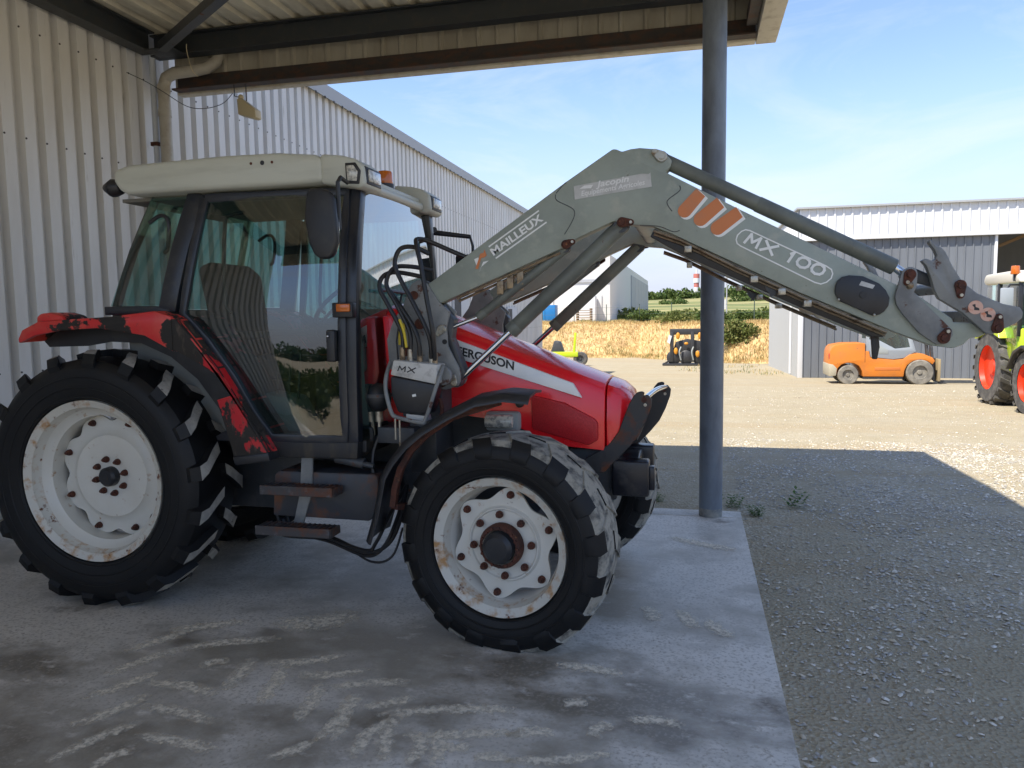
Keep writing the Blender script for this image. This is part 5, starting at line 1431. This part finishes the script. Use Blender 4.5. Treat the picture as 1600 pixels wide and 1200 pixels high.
# ---- orange forklift (local x along the truck, z up)
fk = thing('forklift', (5.5, 24.3, gz(24.3)), 'orange forklift with grey cab frame parked along the dark barn wall', 'forklift')
m_fo = mat('forklift_orange', (.62, .19, .02), .4, 0, [((.52, .17, .03), 3, .45, .7, 6, .5, U), ((.22, .12, .05), 9, .62, .75, 7, .8, U)])
m_fg = mat('forklift_grey', (.30, .33, .36), .5)
m_dtyre = mat('dusty_tyre', (.15, .14, .12), .9, 0, [((.26, .24, .20), 6, .4, .65, 6, None, U)])
FX, FZ = 3.96, gz(24.8)
def P2(pts): return [(FX + x, FZ + z) for x, z in pts]
y0f, y1f = 24.15, 25.25
body = G().prism(P2([(0, .25), (0, .60), (.015, .98), (.06, 1.10), (.13, 1.165), (.445, 1.225), (.96, 1.23), (.985, 1.20), (.99, 1.0), (1.09, .99), (1.12, .80), (1.78, .735), (2.02, .76), (2.18, .885), (2.32, .92), (2.55, .91), (2.80, .80), (2.87, .70), (2.80, .60), (2.66, .70), (2.48, .74), (2.28, .70), (2.13, .58), (2.06, .42), (2.04, .24), (.93, .24), (.90, .42), (.82, .56), (.68, .635), (.50, .65), (.34, .60), (.23, .48), (.20, .30)]), y0f, y1f).build('body', m_fo, fk, bevel=.025)
G().box(FX + .95, FX + 2.02, y0f + .03, y1f - .03, FZ + .16, FZ + .235).build('step_plate', m_dark, fk, bevel=.01)
G().prism(P2([(-.01, .24), (.19, .26), (.215, .48), (.10, .60), (-.01, .62)]), y0f - .012, y1f + .012).build('counterweight_skirt', mat('grey_bumper', (.42, .38, .28), .8), body, bevel=.02)
G().box(FX + .975, FX + .985, y0f - .004, y1f + .004, FZ + .66, FZ + 1.2).build('panel_gap', m_ink, body)
G().box(FX + 1.25, FX + 1.95, y0f - .006, y0f + .01, FZ + .42, FZ + .52).build('side_recess', mat('faded_orange', (.55, .16, .03), .6), body, bevel=.006)
m_fglass = glass_mat('forklift_glass', (.5, .6, .58), .1, .1)
for y in (y0f + .03, y1f - .08):
    gd = G().prism(P2([(1.0, .98), (1.0, 2.08), (1.09, 2.08), (1.09, 1.34), (1.38, 1.30), (1.80, 1.06), (2.20, 1.10), (1.95, 2.08), (2.03, 2.08), (2.33, 1.08), (2.36, .98), (2.05, .79), (1.75, .75), (1.14, .82), (1.10, 1.0)]), y, y + .05).build('overhead_guard', m_fg, fk, bevel=.008)
    G().prism(P2([(1.095, 1.35), (1.38, 1.31), (1.80, 1.07), (2.19, 1.11), (1.945, 2.07), (1.095, 2.07)]), y + .02, y + .03).build('side_glass', m_fglass, gd, smooth=0)
    G().prism(P2([(1.18, .92), (1.18, 1.18), (1.36, 1.17), (1.62, 1.02), (1.62, .90)]), y - .006, y + .01).build('side_vent', m_grey, gd, bevel=.004)
G().box(FX + .98, FX + 2.05, y0f + .03, y1f - .03, FZ + 2.085, FZ + 2.14).build('guard_roof', m_fg, fk, bevel=.02)
G().prism(P2([(1.15, 1.0), (1.13, 1.65), (1.25, 1.66), (1.32, 1.12), (1.6, 1.1), (1.6, .98)]), y0f + .35, y1f - .35).build('seat', m_black, fk, bevel=.03)
G().tube([(FX + 1.95, 24.7, FZ + .9), (FX + 1.78, 24.7, FZ + 1.38)], .03, 8).build('steering_column', m_black, fk)
def far_wheel(c, r, w, par, M_t, M_r, rimf=.55, treads=0):
    cx, cy, cz = c
    p = [(r * rimf, -w / 2), (r * .92, -w / 2), (r, -w * .38), (r, w * .38), (r * .92, w / 2), (r * rimf, w / 2)]
    wh_ = G().lathe([(r * rimf, -w / 2 + .01), (r * rimf * .95, -w * .3), (r * rimf * .4, -w * .22), (r * rimf * .3, -w * .34), (0.001, -w * .34)], c, 28).lathe([(r * rimf, w / 2 - .01), (r * rimf * .4, w * .22), (0.001, w * .3)], c, 28).build('wheel', M_r, par, smooth=40)
    g = G().lathe(p, c, 40)
    for k in range(treads):
        for s_ in (-1, 1):
            t = 2 * math.pi * (k + .25 * s_) / treads
            vs = []
            for (fy, da) in ((0.02, 0), (.52, .16)):
                for (rr, ww) in ((r - .02, -.05), (r + .035, -.035), (r + .035, .035), (r - .02, .05)):
                    a = t + da * s_ * 0 + da + ww / r
                    vs.append((cx + rr * math.cos(a), cy + s_ * w * fy, cz + rr * math.sin(a)))
            g.add(vs, [(0, 1, 5, 4), (1, 2, 6, 5), (2, 3, 7, 6), (0, 3, 2, 1), (4, 5, 6, 7)], 1)
    g.build('tyre', [M_t, mat('tread_face', (.10, .095, .085), .9) if treads else M_t], wh_, smooth=35)
    return wh_
for y in (y0f + .02, y1f - .22):
    far_wheel((FX + .53, y + .1, FZ + .285), .29, .22, fk, m_dtyre, m_dtyre)
    far_wheel((FX + 2.47, y + .08, FZ + .37), .37, .26, fk, m_dtyre, m_dtyre)
mast = G()
for y in (24.45, 24.90):
    mast.bar((FX + 2.92, y, FZ + .12), (FX + 2.72, y, FZ + 2.15), .07, .12, upv=(0, 1, 0))
for z in (.35, 1.2, 2.0):
    mast.bar((FX + 2.94 - z * .1, 24.45, FZ + z), (FX + 2.94 - z * .1, 24.90, FZ + z), .06, .06)
mast.build('mast', m_dark, fk)
G().box(FX + 2.98, FX + 3.05, 24.25, 25.1, FZ + .1, FZ + .75).build('fork_carriage', mat('muddy_steel', (.32, .25, .14), .85), fk, bevel=.01)
for y in (24.4, 24.85):
    G().box(FX + 3.05, FX + 4.1, y, y + .1, FZ + .04, FZ + .08).build('fork', m_dark, fk)
G().box(FX - .005, FX + .03, y0f + .05, y0f + .2, FZ + .76, FZ + .92).build('tail_lamp', mat('red_lens', (.5, .03, .01), .3), fk, bevel=.01)

# ---- lime tractor seen from the front quarter
lt = thing('tractor', (6.6, 16.3, gz(16.3)), 'lime green tractor with red rims and white cab roof before the barn', 'tractor')
m_lime = mat('lime_paint', (.48, .62, .015), .35, coat=.4)
m_rrim = mat('red_rim', (.72, .045, .012), .35)
m_wroof = mat('white_roof', (.62, .58, .48), .4)
m_ttyre = mat('grey_tyre', (.075, .072, .068), .85, 0, [((.15, .14, .125), 7, .45, .65, 6, None, U)])
LZ = gz(16.3)
def xwheel(c, r, w, par, rimf, treads):
    """wheel whose axle runs along X, outer face towards -X"""
    o = far_wheel((0, 0, 0), r, w, par, m_ttyre, m_rrim, rimf, treads)
    for q in [o] + list(o.children):
        me = q.data
        base = WL[q.name]
        Mx = Matrix.Rotation(R(-90), 4, 'Z')
        me.transform(Matrix.Translation(base)); me.transform(Mx)
        q.location = (0, 0, 0)
        WL[q.name] = Vector((0, 0, 0))
    o.location = Vector(c) - WL[par.name]
    WL[o.name] = Vector(c)
    return o
for x in (6.10, 7.37):
    xwheel((x + .05, 17.45, LZ + .73), .76, .50, lt, .60, 20)
    xwheel((x - .1, 15.25, LZ + .60), .60, .44, lt, .58, 18)
def Py(pts, x0, x1, name, M, par=lt, bevel=.03):
    """outline in YZ extruded along X"""
    g = G().prism([(y, LZ + z) for y, z in pts], x0, x1)
    g.v = [(y, x, z) for x, y, z in g.v]
    return g.build(name, M, par, bevel=bevel)
Py([(14.3, .85), (14.35, 1.35), (14.6, 1.48), (16.4, 1.62), (16.4, .7), (14.5, .7)], 6.30, 6.90, 'bonnet', m_lime)
Py([(16.2, .7), (16.2, 1.55), (16.75, 1.6), (16.95, 1.35), (16.75, .7)], 6.03, 7.17, 'cab_side', m_lime)
Py([(14.75, .5), (14.75, .85), (17.6, .85), (17.6, .5)], 6.4, 6.8, 'chassis', m_dark)
Py([(16.75, 1.35), (16.9, 1.55), (17.4, 1.62), (17.95, 1.5), (18.1, 1.3), (18.0, 1.3), (17.4, 1.5)], 5.86, 6.25, 'rear_mudguard', m_lime, bevel=.01)
Py([(14.72, 1.02), (14.95, 1.22), (15.3, 1.27), (15.65, 1.15), (15.95, .8), (15.9, .8), (15.6, 1.1), (15.3, 1.22), (14.97, 1.17)], 5.70, 6.15, 'front_mudguard', m_black, bevel=.01)
Py([(16.15, 2.42), (16.2, 2.56), (16.5, 2.66), (17.9, 2.64), (18.0, 2.5), (17.9, 2.42)], 5.95, 7.25, 'cab_roof', m_wroof, bevel=.05)
for (x, y) in ((6.02, 16.25), (7.16, 16.25), (6.0, 17.2), (7.18, 17.2), (6.05, 17.9), (7.12, 17.9)):
    G().bar((x, y, LZ + 1.4), (x, y, LZ + 2.45), .07, .07, upv=(0, 1, 0)).build('cab_pillar', m_black, lt, bevel=.008)
g = G().add([(6.05, 16.24, LZ + 1.5), (7.15, 16.24, LZ + 1.5), (7.15, 16.24, LZ + 2.43), (6.05, 16.24, LZ + 2.43)], [(0, 1, 2, 3)]); g.build('windscreen', m_glass, lt, smooth=0, fix=False)
g = G().add([(6.0, 16.28, LZ + 1.2), (6.0, 17.88, LZ + 1.5), (6.0, 17.88, LZ + 2.43), (6.0, 16.28, LZ + 2.43)], [(0, 1, 2, 3)]); g.build('side_glass', m_glass, lt, smooth=0, fix=False)
mi_ = G().tube([(6.02, 16.25, LZ + 2.38), (5.80, 16.15, LZ + 2.38), (5.74, 16.12, LZ + 2.3)], .02, 8).build('mirror_arm', m_black, lt)
G().box(5.62, 5.84, 16.06, 16.12, LZ + 1.92, LZ + 2.32).build('mirror', m_fg, mi_, bevel=.02)
lb = G().cyl((5.95, 16.35, LZ + 2.58), (5.95, 16.35, LZ + 2.74), .08, .07, n=16).build('beacon', m_orange, lt, bevel=.01)
G().cyl((5.95, 16.35, LZ + 2.45), (5.95, 16.35, LZ + 2.58), .03, n=10).build('beacon_post', m_black, lb)
G().cyl((6.18, 15.95, LZ + .9), (6.18, 15.95, LZ + 2.2), .06, n=14).build('exhaust', m_grey, lt)

# ---- black and orange implement standing on the yard
im = thing('implement', (-.5, 38.9, gz(38.9)), 'black folded tillage implement with orange fittings standing before the bank', 'implement')
IZ = gz(38.9)
m_io = mat('implement_orange', (.62, .26, .02), .5)
m_ib = mat('implement_black', (.03, .031, .034), .5)
G().prism([(-1.0, IZ + .75), (-.85, IZ + 1.2), (-.3, IZ + 1.35), (.5, IZ + 1.2), (.6, IZ + .75), (-.2, IZ + .55)], 38.6, 38.75).build('frame_plate', m_ib, im, bevel=.03)
G().box(-1.15, .75, 38.5, 38.65, IZ + 1.55, IZ + 1.85).build('head_beam', m_ib, im, bevel=.03)
for x in (-1.05, -.05, .6):
    G().box(x - .09, x + .09, 38.45, 38.7, IZ + .2, IZ + 1.7).build('upright', m_ib, im, bevel=.02)
for (x, z) in ((-.75, 1.5), (.30, 1.5), (-.85, .75), (.2, .6), (-.35, 1.12)):
    G().ball((x, 38.43, IZ + z), (.10, .06, .17 if z != 1.12 else .07), 8).build('orange_fitting', m_io, im)
for x in (-.95, -.35, .3):
    g = G().lathe([(0.001, -.06), (.30, -.04), (.36, 0), (.30, .04), (0.001, .06)], (x, 38.55, IZ + .42), 20).build('disc', m_ib, im)
for x in (-.6, 0.):
    G().tube([(x, 38.4, IZ + .95), (x - .08, 38.3, IZ + .7), (x, 38.35, IZ + .3)], .035, 8, smooth_path=4).build('hose', m_grey, im)
G().box(-1.5, .8, 38.35, 39.2, IZ + .02, IZ + .12).build('skid', m_ib, im, bevel=.01)
G().bar((-1.5, 38.4, IZ + .06), (-1.1, 38.5, IZ + .3), .08, .08).build('foot', m_ib, im)
G().prism([(-1.15, IZ + 1.1), (-1.28, IZ + 1.2), (-1.2, IZ + 1.55), (-1.05, IZ + 1.5)], 38.4, 38.45).build('white_guard', m_bwhite, im)

# ---- lime mower beyond the bonnet
lm = thing('mower', (-6.2, 38.7, gz(38.7)), 'lime green mower with black wheel standing behind the red bonnet', 'mower')
MZ = gz(38.7)
G().box(-7.6, -5.75, 38.4, 39.0, MZ + .45, MZ + .72).build('deck', m_lime, lm, bevel=.06)
G().bar((-6.0, 38.6, MZ + .5), (-5.9, 38.6, MZ + 1.7), .12, .12, upv=(0, 1, 0)).build('arm', m_lime, lm, bevel=.02)
G().prism([(-7.2, MZ + .7), (-7.0, MZ + 1.3), (-6.7, MZ + 1.25), (-6.5, MZ + .7)], 38.5, 38.9).build('gearbox', m_dark, lm, bevel=.03)
far_wheel((-5.65, 38.6, MZ + .35), .36, .3, lm, m_ttyre, m_dark)

# ---- white hall beyond the bank
m_hall = mat('hall_white', (.58, .58, .57), .6)
m_hallg = mat('hall_grey', (.36, .37, .39), .6)
HX, HY, HZ = -6.95, 65., 1.05
hl = thing('hall', (HX - 8, HY + 20, HZ), 'white industrial hall with grey panelled side behind the fence', 'building')
G().prism([(HX - 22, HZ), (HX, HZ), (HX, HZ + 5.7), (HX - 11, HZ + 7.2), (HX - 22, HZ + 5.7)], HY, HY + 55).build('wall', m_hall, hl)
for k in range(6):
    G().box(HX + .005, HX + .09, HY + 22 + k * 5.4, HY + 22 + k * 5.4 + 5.2, HZ, HZ + 5.0).build('side_panel', m_hallg, hl)
G().box(HX - 22.1, HX + .02, HY - .12, HY - .01, HZ + 3.4, HZ + 3.65).build('band', m_hallg, hl)
for k in range(3):
    G().box(HX - 6.5 + k * 2.1, HX - 4.9 + k * 2.1, HY - .1, HY - .012, HZ, HZ + 2.3).build('door', m_hall, hl, bevel=.01)
G().box(HX - 3.4, HX - 1.1, HY - 1.4, HY - .2, HZ, HZ + 2.2).build('air_unit', m_bwhite, hl, bevel=.03)
bl = thing('container', (-11.5, 60, 1.0), 'small blue container on the grass before the white hall', 'container')
G().box(-12.3, -10.7, 59.4, 60.6, 1.0, 2.5).build('body', mat('blue_paint', (.01, .16, .42), .5), bl, bevel=.03)
G().box(-12.2, -11.55, 59.36, 59.39, 1.1, 2.4).build('door', mat('blue_door', (.02, .2, .48), .5), bl, bevel=.005)
for (x, lab) in ((-8.6, 'brown timber pallet stack on the grass before the white hall'),):
    ps = thing('pallet_stack', (x, 61, 1.0), lab, 'pallets')
    for k in range(6):
        G().box(x - .6, x + .6, 60.5, 61.5, 1.02 + k * .2, 1.07 + k * .2).box(x - .6, x - .5, 60.5, 61.5, 1.07 + k * .2, 1.19 + k * .2).box(x + .5, x + .6, 60.5, 61.5, 1.07 + k * .2, 1.19 + k * .2).build('pallet', m_wood, ps)

# ---- wire fence on the bank
m_fence = mat('fence_green', (.06, .09, .07), .5)
fc = thing('fence', (-3, 49, 1.0), 'thin green wire fence with posts along the top of the bank', 'fence')
fxs = list(np.arange(-14, 6.1, 2.5))
for x in fxs:
    y = foot(x) + 5.2
    G().cyl((x, y, .8), (x, y, 2.45), .03, n=8).build('fence_post', m_fence, fc)
for z in (1.25, 1.7, 2.2):
    G().tube([(x, foot(x) + 5.2, z) for x in fxs], .008, 5).build('fence_wire', m_fence, fc)
tag(G().box(1.2, 1.9, 48.4, 48.45, 1.9, 2.5).cyl((1.55, 48.5, .9), (1.55, 48.5, 2.4), .03, n=8).build('sign_board', m_bwhite), 'small white board on a post at the fence', 'sign')

# ---- lamp post and radio mast
lp = thing('lamp_post', (2.43, 60, .9), 'slim grey street lamp rising from behind the bank', 'lamp post')
G().cyl((2.43, 60, .8), (2.43, 60, 4.3), .06, .04, n=10).build('pole', m_fg, lp)
G().box(2.2, 2.66, 59.9, 60.1, 4.3, 4.38).build('lamp_head', m_fg, lp, bevel=.02)
ms_ = thing('radio_mast', (.95, 300, 6.5), 'red and white radio mast on the wooded ridge', 'mast')
for k in range(7):
    G().cyl((.95, 300, 6.5 + k * 1.7), (.95, 300, 8.2 + k * 1.7), 1.0 if k < 4 else 1.2 if k < 6 else .3, n=12).build('mast_section', mat('mast_red', (.5, .16, .13), .6) if k in (3, 5) else m_bwhite, ms_)

# ---- trees and bushes
LEAF = [(.035, .065, .014), (.055, .095, .02), (.085, .125, .03), (.12, .15, .045)]
DRYLEAF = [(.09, .125, .03), (.15, .185, .05), (.22, .22, .075), (.13, .16, .04)]
m_leaf, m_dleaf, m_bark = leaf_mat('leaf', LEAF), leaf_mat('dry_leaf', DRYLEAF), mat('bark', (.07, .055, .04), .9)
def crown(name, c, rad, N, size, M, par, lobes=9):
    L_ = []
    for k in range(lobes):
        v = rng.normal(size=3); v /= np.linalg.norm(v); v *= rng.uniform(.25, .7)
        L_.append((np.array(c) + v * np.array(rad), rng.uniform(.35, .6)))
    per = N // lobes
    P, F = [], []
    for (q, s_) in L_:
        d = rng.normal(size=(per, 3)); d /= np.linalg.norm(d, axis=1)[:, None]
        p = q + d * np.array(rad) * s_ * (rng.random((per, 1)) ** .4)
        a = rng.normal(size=(per, 3)); a /= np.linalg.norm(a, axis=1)[:, None]
        b = np.cross(a, rng.normal(size=(per, 3))); b /= np.linalg.norm(b, axis=1)[:, None]
        sz = size * rng.uniform(.6, 1.4, (per, 1))
        quad = np.stack([p - a * sz, p + b * sz * .55, p + a * sz, p - b * sz * .55], 1)
        o = len(P) * 4 if False else sum(len(x) for x in P)
        P.append(quad.reshape(-1, 3)); F.append(np.arange(per * 4).reshape(-1, 4) + o)
    P = np.concatenate(P); F = np.concatenate(F)
    me = bpy.data.meshes.new(name)
    o = Vector(c)
    me.from_pydata((P - np.array(c)).tolist(), [], F.tolist())
    me.materials.append(M)
    return place(bpy.data.objects.new(name, me), o, par)
def tree(x, y, z, h, r, lab, name='tree', M=None, N=3500, size=.16, group=None, lobes=10):
    t = thing(name, (x, y, z), lab, name.split('_')[-1], group)
    G().tube([(x, y, z - .2), (x + .05 * h * .2, y, z + h * .3), (x, y + .03 * h, z + h * .62)], [.05 * h * .5, .035 * h * .5, .012 * h], 8).build('trunk', m_bark, t)
    for k in range(4):
        a = k * 1.57 + random.random()
        G().tube([(x, y, z + h * (.3 + .05 * k)), (x + math.cos(a) * r * .5, y + math.sin(a) * r * .5, z + h * (.5 + .06 * k))], [.014 * h, .005 * h], 6).build('limb', m_bark, t)
    crown('crown', (x, y, z + h * .58), (r, r, h * .44), N, size, M or m_leaf, t, lobes)
    return t
# bushes on and behind the bank
for (x, y, z, h, r, lab, M) in ((2.5, 44.0, -.1, 1.6, 1.5, 'rounded yellow green bush beside the grey side of the barn', m_dleaf),
                                (1.2, 50.5, .9, .95, 1.5, 'low green bush behind the fence by the steel column', m_leaf),
                                (-.9, 53.5, .9, 1.0, 1.8, 'wide green bush behind the black implement', m_dleaf),
                                (-3.3, 58.5, .9, 1.2, 1.9, 'green bush at the end of the white hall', m_leaf),
                                (3.6, 53., .8, 1.1, 1.5, 'green bush beyond the street lamp', m_leaf)):
    t = thing('bush', (x, y, z), lab, 'bush', 'bushes along the bank')
    G().tube([(x, y, z - .2), (x, y, z + h * .5)], [.05, .02], 6).build('stem', m_bark, t)
    crown('foliage', (x, y, z + h * .48), (r, r * .8, h * .52), 2600, .085, M, t, 12)
# hedge on the slope behind and the wood on the ridge
def mass(name, pts, lab, N, size, M):
    P, F = [], []
    for (x, y, z, rx, rz) in pts:
        n = N
        d = rng.normal(size=(n, 3)); d /= np.linalg.norm(d, axis=1)[:, None]
        p = np.array((x, y, z + rz * .7)) + d * np.array((rx, rx, rz)) * (rng.random((n, 1)) ** .35)
        a = rng.normal(size=(n, 3)); a /= np.linalg.norm(a, axis=1)[:, None]
        b = np.cross(a, rng.normal(size=(n, 3))); b /= np.linalg.norm(b, axis=1)[:, None]
        sz = size * rng.uniform(.6, 1.4, (n, 1))
        quad = np.stack([p - a * sz, p + b * sz * .6, p + a * sz, p - b * sz * .6], 1)
        F.append(np.arange(n * 4).reshape(-1, 4) + len(P) * n * 4); P.append(quad.reshape(-1, 3))
    me = bpy.data.meshes.new(name); me.from_pydata(np.concatenate(P).tolist(), [], np.concatenate(F).tolist())
    me.materials.append(M)
    return tag(place(bpy.data.objects.new(name, me), (0, 0, 0)), lab, 'woodland', kind='stuff')
mass('hedge', [(x, 78 + 6 * math.sin(x * .3), .7, random.uniform(1.4, 2.4), random.uniform(.5, 1.0)) for x in np.arange(-9, 26, 1.5)], 'thick green hedge running across the field below the hill', 420, .20, m_dleaf)
mass('hillside_wood', [(x + random.uniform(-3, 3), 292 + 14 * math.sin(x * .05) + random.uniform(-8, 8), hill_z(x, 292) - .6, random.uniform(3.5, 6.5), random.uniform(1.6, 3.4)) for x in np.arange(-75, 120, 3.6)], 'dark wood along the ridge of the hill', 260, .7, m_leaf)
mass('hillside_wood', [(x + random.uniform(-3, 3), 175 + 10 * math.sin(x * .09), hill_z(x, 175) - .5, random.uniform(2, 3.6), random.uniform(.8, 1.6)) for x in list(np.arange(-40, -2, 5.5)) + list(np.arange(8, 70, 4.5))], 'scattered hedgerow trees among the fields on the hill', 240, .4, m_leaf)

mass('hedge', [(x, random.uniform(-13, -3.6), -.2, random.uniform(.6, 1.2), random.uniform(.3, .65)) for x in np.arange(-20, -4.2, .085)], 'unseen low dark green shrubs added to darken the door glass reflection', 130, .12, m_leaf)  # added out of view, keeps sunlit ground from reflecting in the door glass
# ---- what lies behind the photographer, seen in the cab glass
mass('treeline', [(x + random.uniform(-1, 1), -62 + random.uniform(-4, 4), -.5, random.uniform(2.2, 4), random.uniform(1.6, 3.2)) for x in np.arange(-75, 10, 2.4)], 'low belt of green trees across the yard from the canopy', 420, .35, m_leaf)
